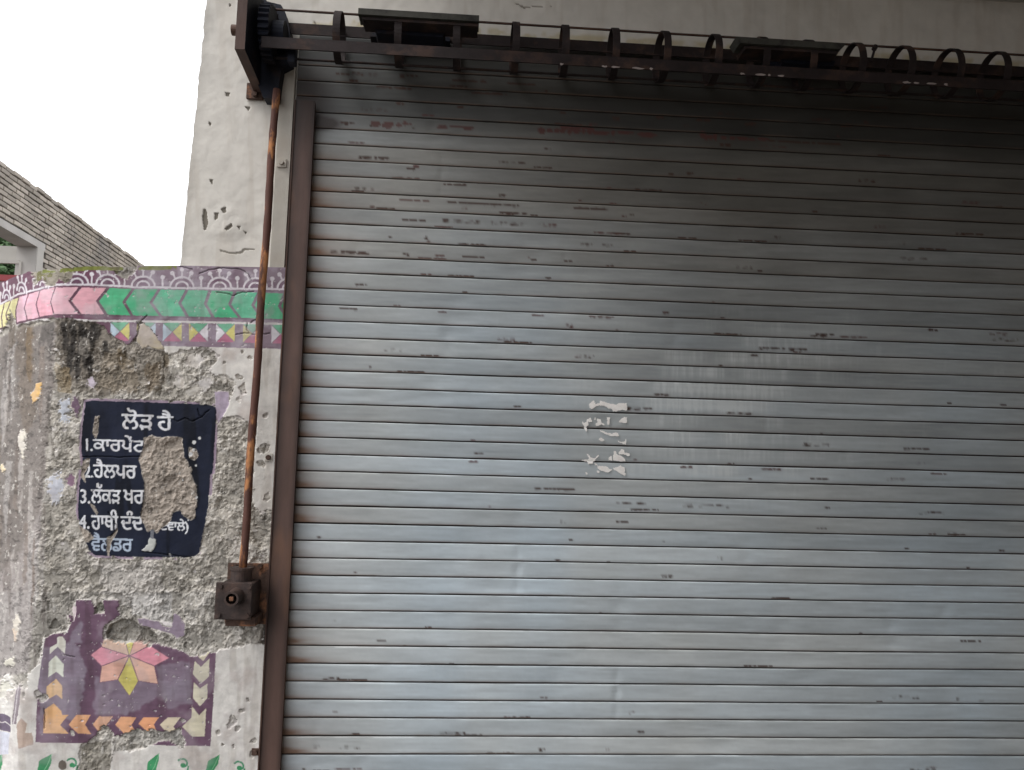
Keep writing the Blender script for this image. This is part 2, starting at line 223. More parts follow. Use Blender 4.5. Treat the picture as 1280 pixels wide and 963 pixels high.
# outlines of the painted letters (1 em = 200)
GLYPH = {"ਲੋੜ":[[67,50,60,55,54,60,47,66,41,72,36,79,32,87,28,94,25,102,23,110,-1,110,-1,124,136,124,136,110,111,110,110,104,108,98,106,92,103,86,100,81,96,76,92,71,88,66,83,61,78,57,73,53],[95,110,40,110,41,103,43,97,46,91,49,85,53,80,57,76,62,72,66,68,71,64,64,65,69,68,73,71,78,76,82,80,86,85,89,91,92,97,94,103],[8,39,9,47,12,56,17,64,23,71,31,77,41,82,49,71,43,67,37,63,31,58,27,52,25,46,24,39,25,32,27,26,30,21,35,18,42,15,51,15,52,15,51,0,50,0,42,0,35,2,29,4,24,7,20,10,16,14,13,18,11,22,10,26,9,30,8,35],[127,39,127,35,126,31,125,26,123,22,121,18,118,14,115,10,111,7,106,4,100,2,93,0,85,0,84,0,83,15,85,15,93,15,100,18,105,21,108,26,110,32,111,38,110,45,108,51,105,57,99,62,93,67,84,71,93,82,104,76,113,70,119,62,123,55,126,47],[101,123,101,128,100,133,99,136,97,139,96,142,94,144,92,145,89,146,86,146,79,145,71,145,66,145,62,146,58,148,54,150,51,153,48,157,45,162,43,168,40,175,55,179,59,168,64,161,66,160,69,159,72,159,80,160,87,160,92,160,96,159,101,157,105,154,108,151,111,146,114,140,115,132,116,123],[191,16,184,16,177,17,171,18,165,20,160,22,156,24,140,30,147,41,155,38,162,35,169,33,175,32,183,31,190,31,199,31,207,32,213,35,218,38,220,42,221,47,221,51,219,55,216,59,211,62,206,65,199,67,189,65,176,64,171,65,166,65,162,66,160,67,157,69,156,70,154,76,155,79,156,82,159,84,163,85,167,86,172,86,177,86,182,85,187,84,201,81,205,83,209,86,212,89,215,93,216,98,217,104,216,108,216,112,221,110,133,110,133,124,250,124,250,110,226,110,232,112,233,108,233,104,232,97,231,90,228,85,225,81,221,78,216,75,223,71,228,68,232,63,235,59,237,53,238,46,237,40,235,35,232,30,227,26,222,22,216,20,208,18,200,17],[158,-4,153,8,146,20,140,30,151,33,159,24,166,14,173,3],[219,-4,212,8,204,19,196,30,209,28,215,28,222,20,228,12,234,3]],"ਹੈ":[[62,0,55,0,48,2,41,4,35,8,29,11,24,16,19,21,15,27,12,33,9,39,8,45,7,52,8,58,9,64,12,69,16,73,20,76,25,78,31,80,38,81,46,82,50,82,54,81,53,67,49,67,45,67,39,67,34,65,29,64,26,61,24,56,24,51,24,46,25,42,27,38,30,33,33,30,36,26,40,23,44,20,49,18,54,16,59,15,63,15,71,16,77,19,80,25,81,37,81,110,-1,110,-1,124,117,124,117,110,97,110,97,34,97,27,96,21,94,15,90,10,87,7,82,4,76,2,69,0],[87,122,84,132,81,140,77,147,73,153,68,157,63,161,57,163,50,164,43,164,42,164,40,164,40,179,42,179,43,179,53,179,62,177,70,173,76,169,82,163,88,155,92,146,96,135,99,123],[83,115,80,120,76,125,72,128,68,131,63,134,58,135,53,136,47,137,40,137,39,137,37,137,36,152,38,152,40,152,48,152,55,150,62,148,68,146,74,142,79,138,84,132,88,126,92,120]],"1.":[[60,136,40,136,40,0,60,0],[122,22,116,21,111,16,110,10,111,4,116,0,122,-2,128,0,132,4,134,10,132,16,128,21]],"ਕਾਰਪੇਂਟਰ":[[98,0,97,9,96,17,94,25,92,33,90,40,87,46,85,51,80,58,75,63,69,68,62,71,55,73,47,74,41,73,35,72,30,69,26,65,24,60,23,53,24,47,26,42,30,38,34,35,40,34,46,33,55,34,63,36,70,40,76,45,81,51,85,57,86,62,88,67,89,72,90,77,91,92,90,101,89,110,-1,110,-1,124,126,124,126,110,105,110,106,102,107,92,107,84,106,77,104,69,102,62,99,55,95,49,92,44,87,37,81,31,73,26,65,22,56,20,46,19,38,19,31,21,25,23,20,26,15,30,12,35,9,41,8,47,7,54,8,61,9,67,12,73,16,77,21,81,26,84,32,86,39,88,46,88,56,88,65,86,72,82,79,78,86,72,92,65,94,62,98,56,102,49,105,43,107,36,109,28,111,21,112,14,113,7,114,0],[139,52,139,110,123,110,123,124,173,124,173,110,155,110,155,52],[233,0,226,0,219,2,213,4,207,7,201,11,195,16,191,21,187,27,183,33,181,39,179,45,179,52,179,56,180,60,181,64,183,67,185,70,188,73,192,75,196,78,202,79,208,81,216,81,226,82,253,82,253,110,170,110,170,124,289,124,289,110,269,110,269,34,269,27,268,21,266,15,262,11,259,7,254,4,248,2,241,0],[235,15,243,16,249,19,252,25,253,37,253,67,228,67,220,67,214,67,209,66,205,65,202,64,200,62,196,57,195,50,195,46,197,42,198,38,201,33,204,30,208,26,211,23,216,20,220,18,225,16,230,15],[372,0,372,36,373,33,368,31,364,29,359,28,355,27,350,27,344,26,333,28,323,31,314,37,307,45,300,55,295,67,299,70,302,74,305,78,307,82,308,87,309,92,308,101,304,110,286,110,286,124,316,124,318,119,321,114,322,108,324,102,325,97,325,92,324,85,323,79,321,74,318,70,314,66,310,63,311,71,315,62,320,55,325,49,330,45,337,42,344,41,349,41,354,42,359,44,364,45,368,48,373,50,372,48,372,124,407,124,407,110,388,110,388,0],[372,123,370,133,366,141,363,148,359,153,354,157,349,160,344,162,339,164,333,164,330,164,327,164,326,179,329,179,331,179,341,179,349,177,357,173,364,168,371,162,376,155,381,146,385,135,388,123],[380,144,377,145,374,146,372,147,370,149,369,152,369,156,369,159,370,162,372,164,374,166,377,167,380,167,383,167,385,166,388,164,389,162,390,159,391,156,390,152,389,149,388,147,385,146,383,145],[470,0,463,0,456,2,450,4,445,6,439,9,435,13,430,18,426,23,423,28,419,34,416,40,413,47,425,61,429,65,433,69,437,72,448,79,452,80,456,82,461,83,467,83,473,84,480,84,487,84,487,110,404,110,404,124,522,124,522,110,503,110,503,76,497,70,490,70,471,69,459,68,450,63,446,60,442,57,439,54,427,41,429,51,432,44,436,38,439,32,443,27,448,23,452,19,458,17,464,15,470,15,483,16,495,19,508,24,513,10,506,7,499,4,492,3,485,1,478,0],[583,0,576,0,569,2,562,4,556,7,550,11,545,16,540,21,536,27,533,33,530,39,529,45,528,52,528,56,529,60,531,64,533,67,535,70,537,73,541,75,546,78,551,79,557,81,565,81,575,82,603,82,603,110,519,110,519,124,638,124,638,110,619,110,619,34,618,27,617,21,615,15,612,11,608,7,603,4,597,2,591,0],[584,15,593,16,599,19,602,25,603,37,603,67,577,67,570,67,563,67,559,66,555,65,552,64,549,62,545,57,544,50,545,46,546,42,548,38,550,33,553,30,557,26,561,23,565,20,570,18,574,16,579,15]],"2.":[[93,19,41,19,66,50,79,74,83,96,78,118,64,133,42,138,31,137,20,132,10,125,10,101,20,112,31,117,40,119,52,116,61,107,64,93,63,83,60,74,54,64,40,43,23,21,7,1,7,0,93,0],[122,22,116,21,111,16,110,10,111,4,116,0,122,-2,128,0,132,4,134,10,132,16,128,21]],"ਹੈਲਪਰ":[[62,0,55,0,48,2,41,4,35,8,29,11,24,16,19,21,15,27,12,33,9,39,8,45,7,52,8,58,9,64,12,69,16,73,20,76,25,78,31,80,38,81,46,82,50,82,54,81,53,67,49,67,45,67,39,67,34,65,29,64,26,61,24,56,24,51,24,46,25,42,27,38,30,33,33,30,36,26,40,23,44,20,49,18,54,16,59,15,63,15,71,16,77,19,80,25,81,37,81,110,-1,110,-1,124,117,124,117,110,97,110,97,34,97,27,96,21,94,15,90,10,87,7,82,4,76,2,69,0],[87,122,84,132,81,140,77,147,73,153,68,157,63,161,57,163,50,164,43,164,42,164,40,164,40,179,42,179,43,179,53,179,62,177,70,173,76,169,82,163,88,155,92,146,96,135,99,123],[83,115,80,120,76,125,72,128,68,131,63,134,58,135,53,136,47,137,40,137,39,137,37,137,36,152,38,152,40,152,48,152,55,150,62,148,68,146,74,142,79,138,84,132,88,126,92,120],[183,50,175,55,169,60,162,66,157,72,151,79,147,87,143,94,141,102,139,110,114,110,114,124,251,124,251,110,227,110,225,104,223,98,221,92,218,86,215,81,212,76,208,71,203,66,199,61,193,57,188,53],[210,110,155,110,156,103,158,97,161,91,164,85,168,80,172,76,177,72,181,68,186,64,179,65,184,68,189,71,193,76,197,80,201,85,204,91,207,97,209,103],[123,39,124,47,127,56,132,64,138,71,147,77,156,82,164,71,158,67,152,63,147,58,142,52,140,46,139,39,140,32,142,26,145,21,151,18,157,15,166,15,167,15,166,0,165,0,157,0,150,2,144,4,139,7,135,10,132,14,129,18,126,22,125,26,124,30,123,35],[242,39,242,35,241,31,240,26,239,22,236,18,234,14,230,10,226,7,221,4,215,2,208,0,200,0,199,0,198,15,200,15,209,15,215,18,220,21,223,26,226,32,226,38,225,45,223,51,220,57,215,62,208,67,199,71,208,82,219,76,228,70,234,62,239,55,241,47],[335,0,335,36,336,33,331,31,327,29,322,28,317,27,312,27,307,26,296,28,286,31,277,37,270,45,263,55,258,67,261,70,265,74,268,78,270,82,271,87,272,92,270,101,267,110,249,110,249,124,278,124,281,119,283,114,285,108,287,102,287,97,288,92,287,85,286,79,284,74,280,70,277,66,273,63,274,71,278,62,283,55,288,49,293,45,300,42,307,41,312,41,317,42,322,44,326,45,331,48,336,50,335,48,335,124,370,124,370,110,351,110,351,0],[431,0,424,0,417,2,410,4,404,8,398,11,393,16,388,21,384,27,380,33,378,39,376,45,376,52,376,56,377,60,379,64,380,67,382,70,385,73,389,75,393,78,399,79,405,81,413,81,423,82,450,82,450,110,367,110,367,124,486,124,486,110,467,110,467,34,466,27,465,21,463,15,460,11,456,7,451,4,445,2,438,0],[432,15,440,16,447,19,449,25,450,37,450,67,425,67,417,67,411,67,406,66,403,65,399,64,397,62,393,57,392,50,393,46,394,42,396,38,398,33,401,30,405,26,409,23,413,20,418,18,422,16,427,15]],"3.":[[16,114,25,117,32,119,39,120,52,117,60,110,63,99,60,89,51,82,36,79,36,61,52,59,62,51,65,39,62,27,55,20,43,17,33,18,23,21,13,27,13,6,23,2,32,-1,42,-2,64,4,79,18,85,40,83,53,76,65,65,72,75,80,81,89,83,103,78,121,64,134,42,138,33,138,24,136,16,132],[122,22,116,21,111,16,110,10,111,4,116,0,122,-2,128,0,132,4,134,10,132,16,128,21]],"ਲੱਕੜ":[[67,50,60,55,54,60,47,66,41,72,36,79,32,87,28,94,25,102,23,110,-1,110,-1,124,136,124,136,110,111,110,110,104,108,98,106,92,103,86,100,81,96,76,92,71,88,66,83,61,78,57,73,53],[95,110,40,110,41,103,43,97,46,91,49,85,53,80,57,76,62,72,66,68,71,64,64,65,69,68,73,71,78,76,82,80,86,85,89,91,92,97,94,103],[8,39,9,47,12,56,17,64,23,71,31,77,41,82,49,71,43,67,37,63,31,58,27,52,25,46,24,39,25,32,27,26,30,21,35,18,42,15,51,15,52,15,51,0,50,0,42,0,35,2,29,4,24,7,20,10,16,14,13,18,11,22,10,26,9,30,8,35],[127,39,127,35,126,31,125,26,123,22,121,18,118,14,115,10,111,7,106,4,100,2,93,0,85,0,84,0,83,15,85,15,93,15,100,18,105,21,108,26,110,32,111,38,110,45,108,51,105,57,99,62,93,67,84,71,93,82,104,76,113,70,119,62,123,55,126,47],[109,137,103,137,98,139,93,141,89,144,86,148,83,153,81,158,80,165,79,173,94,174,95,166,96,159,98,155,101,153,104,151,109,150,113,151,117,153,120,155,122,160,123,166,123,174,139,173,138,165,137,158,135,153,132,148,129,144,125,141,120,139,115,137],[232,0,232,9,230,17,229,25,227,33,225,40,222,46,220,51,215,58,210,63,204,68,197,71,190,73,182,74,176,73,170,72,165,69,161,65,159,60,158,53,159,47,161,42,165,38,169,35,175,34,181,33,190,34,198,36,205,40,211,45,215,51,219,57,221,62,223,67,224,72,225,77,226,92,225,101,224,110,133,110,133,124,261,124,261,110,240,110,241,102,242,92,242,84,241,77,239,69,237,62,234,55,230,49,227,44,222,37,215,31,208,26,200,22,191,20,181,19,173,19,166,21,160,23,155,26,150,30,147,35,144,41,142,47,142,54,142,61,144,67,147,73,151,77,156,81,161,84,167,86,174,88,181,88,191,88,199,86,207,82,214,78,221,72,226,65,229,62,233,56,236,49,239,43,242,36,244,28,245,21,247,14,248,7,249,0],[316,16,308,16,302,17,295,18,290,20,285,22,280,24,264,30,272,41,279,38,286,35,293,33,300,32,307,31,315,31,324,31,331,32,338,35,342,38,345,42,346,47,345,51,343,55,340,59,336,62,330,65,324,67,313,65,301,64,295,65,290,65,287,66,284,67,282,69,280,70,278,76,279,79,281,82,284,84,287,85,291,86,296,86,301,86,306,85,311,84,325,81,329,83,333,86,337,89,339,93,341,98,341,104,341,108,340,112,345,110,258,110,258,124,374,124,374,110,351,110,356,112,357,108,357,104,357,97,355,90,353,85,349,81,345,78,341,75,347,71,352,68,357,63,360,59,362,53,362,46,362,40,360,35,356,30,352,26,346,22,340,20,333,18,325,17],[283,-4,277,8,270,20,264,30,276,33,284,24,291,14,298,3],[343,-4,337,8,329,19,320,30,334,28,339,28,346,20,352,12,358,3]],"ਖਰ":[[86,0,86,36,86,33,81,31,77,29,72,28,67,27,62,27,57,26,46,28,36,31,27,37,20,45,13,55,8,67,11,70,15,74,18,78,20,82,21,87,22,92,20,101,17,110,-1,110,-1,124,28,124,31,119,33,114,35,108,37,102,37,97,38,92,37,85,36,79,34,74,30,70,27,66,23,63,24,71,28,62,33,55,38,49,43,45,50,42,57,41,62,41,67,42,72,44,76,45,81,48,86,50,86,48,86,124,121,124,121,110,102,110,102,0],[24,77,24,91,93,91,93,77],[182,0,175,0,168,2,161,4,155,7,149,11,144,16,139,21,135,27,131,33,129,39,127,45,127,52,127,56,128,60,130,64,131,67,133,70,136,73,140,75,144,78,150,79,156,81,164,81,174,82,201,82,201,110,118,110,118,124,237,124,237,110,218,110,218,34,217,27,216,21,214,15,211,11,207,7,202,4,196,2,189,0],[183,15,191,16,198,19,200,25,201,37,201,67,176,67,168,67,162,67,157,66,154,65,150,64,148,62,144,57,143,50,144,46,145,42,147,38,149,33,152,30,156,26,160,23,164,20,169,18,173,16,178,15]],"4.":[[80,138,71,138,2,54,2,45,60,45,60,0,80,0,80,45,94,45,94,62,80,62],[60,101,60,101,60,62,28,62],[122,22,116,21,111,16,110,10,111,4,116,0,122,-2,128,0,132,4,134,10,132,16,128,21]],"ਹਾਥੀ":[[62,0,55,0,48,2,41,4,35,8,29,11,24,16,19,21,15,27,12,33,9,39,8,45,7,52,8,58,9,64,12,69,16,73,20,76,25,78,31,80,38,81,46,82,50,82,54,81,53,67,49,67,45,67,39,67,34,65,29,64,26,61,24,56,24,51,24,46,25,42,27,38,30,33,33,30,36,26,40,23,44,20,49,18,54,16,59,15,63,15,71,16,77,19,80,25,81,37,81,110,-1,110,-1,124,117,124,117,110,97,110,97,34,97,27,96,21,94,15,90,10,87,7,82,4,76,2,69,0],[130,52,130,110,114,110,114,124,164,124,164,110,146,110,146,52],[248,0,248,36,248,33,243,31,239,29,234,28,230,27,225,27,219,26,208,28,198,31,189,37,182,45,175,55,170,67,174,70,177,74,180,78,182,82,183,87,184,92,183,101,179,110,161,110,161,124,189,124,192,119,195,114,197,108,199,102,199,97,200,92,199,85,198,79,196,74,193,70,189,66,185,63,186,71,190,62,195,55,200,49,205,45,212,42,219,41,224,41,229,42,234,44,239,45,243,48,248,50,248,48,248,110,186,110,186,124,283,124,283,110,264,110,264,0],[188,71,188,85,255,85,255,71],[300,0,300,110,280,110,280,124,300,124,300,131,299,145,298,149,298,153,296,156,295,159,293,161,291,163,288,164,285,165,281,165,274,165,269,163,266,160,263,156,262,150,261,144,262,138,262,133,247,131,246,138,245,144,246,151,247,158,250,163,253,168,257,172,262,175,268,177,274,179,281,179,289,179,296,177,302,174,307,169,310,164,313,158,314,151,315,144,316,136,316,124,335,124,335,110,316,110,316,0]],"ਦੰਦ":[[74,0,62,1,52,3,44,7,36,12,31,19,26,27,23,36,21,45,20,56,20,58,17,58,13,58,11,59,9,60,6,66,9,73,14,81,21,86,28,88,31,88,33,87,35,85,36,77,36,72,89,72,89,110,-1,110,-1,124,125,124,125,110,105,110,105,64,100,58,36,58,37,50,38,42,40,36,42,31,45,26,49,23,52,20,56,18,61,16,65,15,69,15,74,15,80,15,86,16,91,17,97,19,103,21,108,23,114,9,108,6,101,4,95,2,88,1,81,0],[72,136,69,143,68,151,69,158,72,164,77,169,82,172,89,174,97,175,106,174,113,172,119,169,123,164,126,158,127,151,126,143,123,136,110,138,112,144,112,149,112,153,110,156,108,159,105,161,102,162,97,162,93,162,89,161,87,159,84,156,83,153,83,149,83,144,85,138],[197,0,186,1,176,3,167,7,160,12,154,19,149,27,146,36,144,45,144,56,144,58,140,58,137,58,134,59,132,60,130,66,132,73,137,81,144,86,151,88,154,88,156,87,158,85,160,77,160,72,213,72,213,110,122,110,122,124,248,124,248,110,229,110,229,64,223,58,160,58,160,50,161,42,163,36,166,31,169,26,172,23,176,20,180,18,184,16,188,15,193,15,197,15,203,15,209,16,215,17,220,19,226,21,232,23,237,9,231,6,225,4,218,2,211,1,204,0]],"ਣਵਾਲੇ)":[[68,0,58,1,49,2,41,5,34,9,27,14,22,21,17,27,12,35,7,44,11,50,16,55,21,60,26,64,31,68,37,71,42,73,49,75,55,75,65,74,74,71,67,69,78,92,92,85,79,61,72,58,65,60,57,60,50,60,44,58,39,55,34,52,29,47,23,40,25,43,29,37,33,32,37,28,41,24,45,21,50,18,55,16,61,15,68,15,83,16,87,16,92,18,96,19,112,26,118,11,110,8,101,5,94,3,85,1,77,0],[110,66,102,70,94,74,86,78,78,83,69,88,61,94,53,100,45,107,37,114,48,110,-1,110,-1,124,126,124,126,110,55,110,58,113,64,109,71,104,77,100,84,96,90,92,97,89,117,80],[223,39,175,39,163,40,151,43,142,47,139,49,136,52,134,56,133,59,132,63,132,67,132,72,133,76,135,80,138,83,140,85,144,87,147,89,151,90,155,91,172,91,204,91,204,110,123,110,123,124,239,124,239,110,220,110,220,83,214,77,167,77,158,77,153,75,149,72,148,67,149,61,154,57,156,56,159,55,163,54,181,53,223,53],[187,0,178,0,170,2,164,4,158,6,154,10,151,14,149,18,148,22,147,27,148,31,149,35,152,39,156,43,160,45,166,46,195,39,187,39,175,39,168,37,164,33,163,28,164,24,166,21,170,18,174,16,181,15,189,14,200,15,210,17,220,19,224,5,207,1,201,1,194,0],[253,52,253,110,236,110,236,124,286,124,286,110,269,110,269,52],[352,50,345,55,338,60,332,66,326,72,321,79,317,87,313,94,310,102,308,110,283,110,283,124,421,124,421,110,396,110,395,104,393,98,391,92,388,86,385,81,381,76,377,71,373,66,368,61,363,57,358,53],[380,110,325,110,326,103,328,97,331,91,334,85,338,80,342,76,346,72,351,68,356,64,348,65,353,68,358,71,363,76,367,80,370,85,374,91,376,97,378,103],[293,39,294,47,297,56,301,64,308,71,316,77,326,82,334,71,327,67,321,63,316,58,312,52,309,46,309,39,309,32,311,26,315,21,320,18,327,15,336,15,337,15,336,0,334,0,327,0,320,2,314,4,309,7,305,10,301,14,298,18,296,22,295,26,293,30,293,35],[412,39,412,35,411,31,410,26,408,22,406,18,403,14,400,10,396,7,391,4,385,2,378,0,370,0,369,0,368,15,370,15,378,15,385,18,390,21,393,26,395,32,396,38,395,45,393,51,389,57,384,62,377,67,369,71,378,82,389,76,397,70,404,62,408,55,411,47],[386,123,383,133,380,141,377,148,373,153,368,157,363,160,358,162,352,164,346,164,343,164,341,164,340,179,343,179,345,179,354,179,363,177,371,173,378,168,384,162,390,155,394,146,398,135,402,123],[451,46,448,12,438,-19,422,-46,433,-46,453,-19,467,13,471,46,467,80,453,112,433,139,422,139,438,111,448,81]],"ਵੈਲਡਰ":[[99,39,51,39,38,40,27,43,18,47,15,49,12,52,10,56,8,59,8,63,7,67,8,72,9,76,11,80,13,83,16,85,19,87,23,89,27,90,31,91,48,91,79,91,79,110,-1,110,-1,124,115,124,115,110,96,110,96,83,90,77,43,77,34,77,28,75,25,72,24,67,25,61,29,57,32,56,35,55,39,54,57,53,99,53],[63,0,54,0,46,2,39,4,34,6,30,10,27,14,25,18,23,22,23,27,23,31,25,35,28,39,31,43,36,45,42,46,71,39,63,39,50,39,43,37,40,33,39,28,40,24,42,21,45,18,50,16,57,15,65,14,76,15,86,17,96,19,100,5,82,1,76,1,70,0],[85,122,82,132,79,140,75,147,71,153,66,157,61,161,55,163,49,164,42,164,40,164,39,164,38,179,40,179,42,179,51,179,60,177,68,173,75,169,81,163,86,155,90,146,94,135,97,123],[82,115,78,120,75,125,71,128,66,131,61,134,56,135,51,136,45,137,39,137,37,137,35,137,34,152,36,152,38,152,46,152,54,150,60,148,67,146,72,142,77,138,82,132,86,126,90,120],[181,50,174,55,167,60,161,66,155,72,150,79,145,87,142,94,139,102,137,110,112,110,112,124,250,124,250,110,225,110,223,104,222,98,219,92,217,86,213,81,210,76,206,71,201,66,197,61,192,57,186,53],[208,110,153,110,155,103,157,97,159,91,163,85,166,80,170,76,175,72,180,68,185,64,177,65,182,68,187,71,191,76,195,80,199,85,202,91,205,97,207,103],[121,39,122,47,125,56,130,64,137,71,145,77,155,82,163,71,156,67,150,63,145,58,141,52,138,46,137,39,138,32,140,26,144,21,149,18,156,15,164,15,165,15,164,0,163,0,155,0,148,2,143,4,137,7,133,10,130,14,127,18,125,22,123,26,122,30,121,35],[240,39,240,35,240,31,238,26,237,22,235,18,232,14,228,10,224,7,219,4,213,2,206,0,199,0,197,0,196,15,199,15,207,15,213,18,218,21,222,26,224,32,224,38,224,45,222,51,218,57,213,62,206,67,198,71,206,82,217,76,226,70,233,62,237,55,240,47],[298,0,289,0,281,1,274,3,268,5,263,8,260,12,257,16,256,20,255,25,256,29,257,33,258,36,261,40,264,42,268,44,272,46,278,47,284,47,291,47,298,46,305,43,311,40,316,37,321,33,326,29,330,25,333,20,321,13,316,18,311,23,305,27,299,30,292,33,285,33,281,33,277,32,275,31,273,29,272,27,271,25,272,22,274,19,278,17,283,15,290,14,298,14,312,15,317,16,322,17,326,19,330,21,334,23,337,27,339,30,340,35,340,40,340,46,338,51,334,55,330,59,324,62,318,65,308,63,295,62,290,63,285,63,282,64,279,65,277,67,275,68,273,74,274,77,275,80,278,82,282,83,286,84,291,84,296,84,301,83,306,83,310,81,315,80,320,79,324,81,328,84,331,87,334,91,335,97,336,102,335,109,333,116,340,110,247,110,247,124,369,124,369,110,346,110,350,115,351,109,352,102,351,95,350,88,347,83,343,79,339,76,335,72,341,68,347,64,351,59,354,53,356,47,357,40,356,33,355,28,353,22,349,18,345,13,340,10,335,7,329,4,322,3,314,1,306,0],[430,0,423,0,416,2,409,4,403,8,397,11,392,16,387,21,383,27,379,33,377,39,375,45,375,52,375,56,376,60,378,64,379,67,381,70,384,73,388,75,392,78,398,79,404,81,412,81,422,82,449,82,449,110,366,110,366,124,485,124,485,110,466,110,466,34,465,27,464,21,462,15,459,11,455,7,450,4,444,2,437,0],[431,15,439,16,446,19,448,25,449,37,449,67,424,67,416,67,410,67,405,66,402,65,398,64,396,62,392,57,391,50,392,46,393,42,395,38,397,33,400,30,404,26,408,23,412,20,416,18,421,16,426,15]]}
# ================================================================ ground, porch
bm = bmesh.new(); r_ = 400
for q in ((-r_, -r_), (r_, -r_), (r_, r_), (-r_, r_)): bm.verts.new((q[0], q[1], 0))
bm.faces.new(bm.verts[:]); tag(bmobj("ground", bm, M_GROUND), kind="structure")

YW, YP = -0.015, 0.02              # face of the boundary wall / of the taller facade wall

# ================================================================ mural raster (left wall)
cv = Canvas(-14, 322, 366, 982, 3)
X, Y = cv.X, cv.Y
wf = (fbm(X, Y, 9, 3, 5, gain=.62), fbm(X, Y, 9, 77, 5, gain=.62)); wf2 = (fbm(X, Y, 3, 13, 3), fbm(X, Y, 3, 97, 3))
wf3 = (fbm(X, Y, 5, 113, 4, gain=.75), fbm(X, Y, 5, 197, 4, gain=.75))
n_big, n_mid, n_fine = fbm(X, Y, 60, 5, 4), fbm(X, Y, 14, 8, 4), fbm(X, Y, 3.5, 9, 3)
n_gran = fbm(X, Y, 1.7, 10, 2); n_vert = fbm(X, Y, 9, 21, 4, cy=60); n_blot = fbm(X, Y, 25, 30, 4)
RGB = np.zeros(X.shape + (3,), np.float32); ID = np.zeros(X.shape, np.int16); HT = np.zeros(X.shape, np.float32)
NAMES = {}                         # id -> (name, parent id or None, material, label)
def newid(name, parent=None, mat=None, label=None):
    k = len(NAMES) + 1; NAMES[k] = (name, parent, mat, label); return k
I_ROUGH = newid("bare_cement", None, M_PLASTER); I_WHITE = newid("whitewash_coat", None, M_PLASTER)
I_BORDER = newid("painted_border", None, M_PAINT); I_PANEL = newid("painted_panel", None, M_PAINT)
I_NOTICE = newid("painted_notice", None, M_NOTICE); I_LETTER = newid("lettering", I_NOTICE, M_NOTICE)
I_MOSS = newid("moss", None, M_MOSS)
def put(sl_, m, col=None, idn=None, h=None, a=1.0, vary=0.0, vn=None):
    if not m.any(): return
    if col is not None:
        c = lin(col).astype(np.float32) * np.ones(m.shape + (1,), np.float32)
        if vary: c = c * (1 + vary * 2 * ((vn if vn is not None else n_mid)[sl_][..., None] - 0.5))
        al = a if not isinstance(a, np.ndarray) else a[sl_][m][:, None]
        RGB[sl_][m] = RGB[sl_][m] * (1 - al) + c[m] * al
    if idn is not None: ID[sl_][m] = idn
    if h is not None: HT[sl_][m] = h
ALL = (slice(None), slice(None)); T = np.ones(X.shape, bool)
def paint(pts, col, idn=None, h=None, warp=0.35, f=None, vary=0.10, a=1.0, only=None, vn=None):
    sl_, m = cv.poly(pts, warp, f or wf2)
    if only is not None: m = m & only[sl_]
    put(sl_, m, col, idn, h, a, vary, vn); return sl_, m
def ellipse(cx, cy, rx, ry, n=20, rot=0, a0=0, a1=2 * math.pi):
    o = []
    for i in range(n):
        t = a0 + (a1 - a0) * i / n; x, y = rx * math.cos(t), ry * math.sin(t)
        o.append((cx + x * math.cos(rot) - y * math.sin(rot), cy + x * math.sin(rot) + y * math.cos(rot)))
    return o
def stroke(pts, w, col, idn=None, **k):
    P = np.array(pts, float); d = np.gradient(P, axis=0); d /= np.linalg.norm(d, axis=1)[:, None] + 1e-9
    nrm = np.stack([-d[:, 1], d[:, 0]], 1) * (w / 2); ring = np.concatenate([P + nrm, (P - nrm)[::-1]])
    return paint([tuple(p) for p in ring], col, idn, **k)

# --- white coat everywhere first
base = lin((219, 214, 207)) * np.ones(X.shape + (3,)); base = base * (0.9 + 0.2 * n_mid[..., None]) * (1 - 0.25 * sstep(0.55, 0.8, n_blot)[..., None] * np.array([0.6, 0.8, 1.0]))
RGB[:] = base; ID[:] = I_WHITE; HT[:] = 0.011
# --- the painted border band
bx = [-14, 0, 2, 25, 38, 52, 62, 72, 100, 140, 170, 250, 366]
G0 = np.interp(X, bx, [388, 383, 382, 373, 368.5, 364.5, 361.5, 360, 360, 361, 362.5, 363.5, 368.3])
G1 = np.interp(X, bx, [414, 411, 410.5, 403, 400, 397, 395, 393.3, 393.3, 394, 395.2, 396.5, 400])
WL1 = np.interp(X, [-14, 3, 25, 63, 73, 117, 170, 259, 366], [387, 381, 368.6, 358.8, 356.6, 356.6, 359.9, 361.4, 362.6])
WL2 = np.interp(X, [-14, 0, 24, 50, 73, 117, 179, 259, 366], [420, 415, 407.3, 401, 399.5, 401.7, 402.6, 403.7, 406.3])
B1 = np.interp(X, [118, 203, 258, 354], [427, 428, 429.5, 432]); TOPY = np.interp(X, [-14, 0, 8, 21, 42, 60, 95, 112, 135, 180, 225, 366], [362, 356, 353, 347, 339.5, 336.5, 335, 333.4, 334, 333.5, 333, 335.5])
fade = sstep(90, 230, X + 90 * (n_blot - 0.5)) * (0.6 + 0.4 * sstep(0.4, 0.6, n_mid))
jw = (wf2[0] - 0.5) * 1.2
pur, pur2 = lin((104, 56, 80)), lin((148, 132, 146))
pcol = pur * (1 - fade[..., None]) + pur2 * fade[..., None]; pcol = pcol * (0.85 + 0.3 * n_mid[..., None])
m = (Y < B1 + 5) & (X > 116) | (Y < WL2 + 1)
RGB[m] = pcol[m]; ID[m] = I_BORDER; HT[m] = 0.011
def band(lo, hi, col, m2=True, idn=None):
    mm = (Y + jw > lo) & (Y + jw < hi) & m2; RGB[mm] = (lin(col) * (0.9 + 0.2 * n_mid[..., None]))[mm]
    if idn: ID[mm] = idn
mid = (G0 + G1) / 2
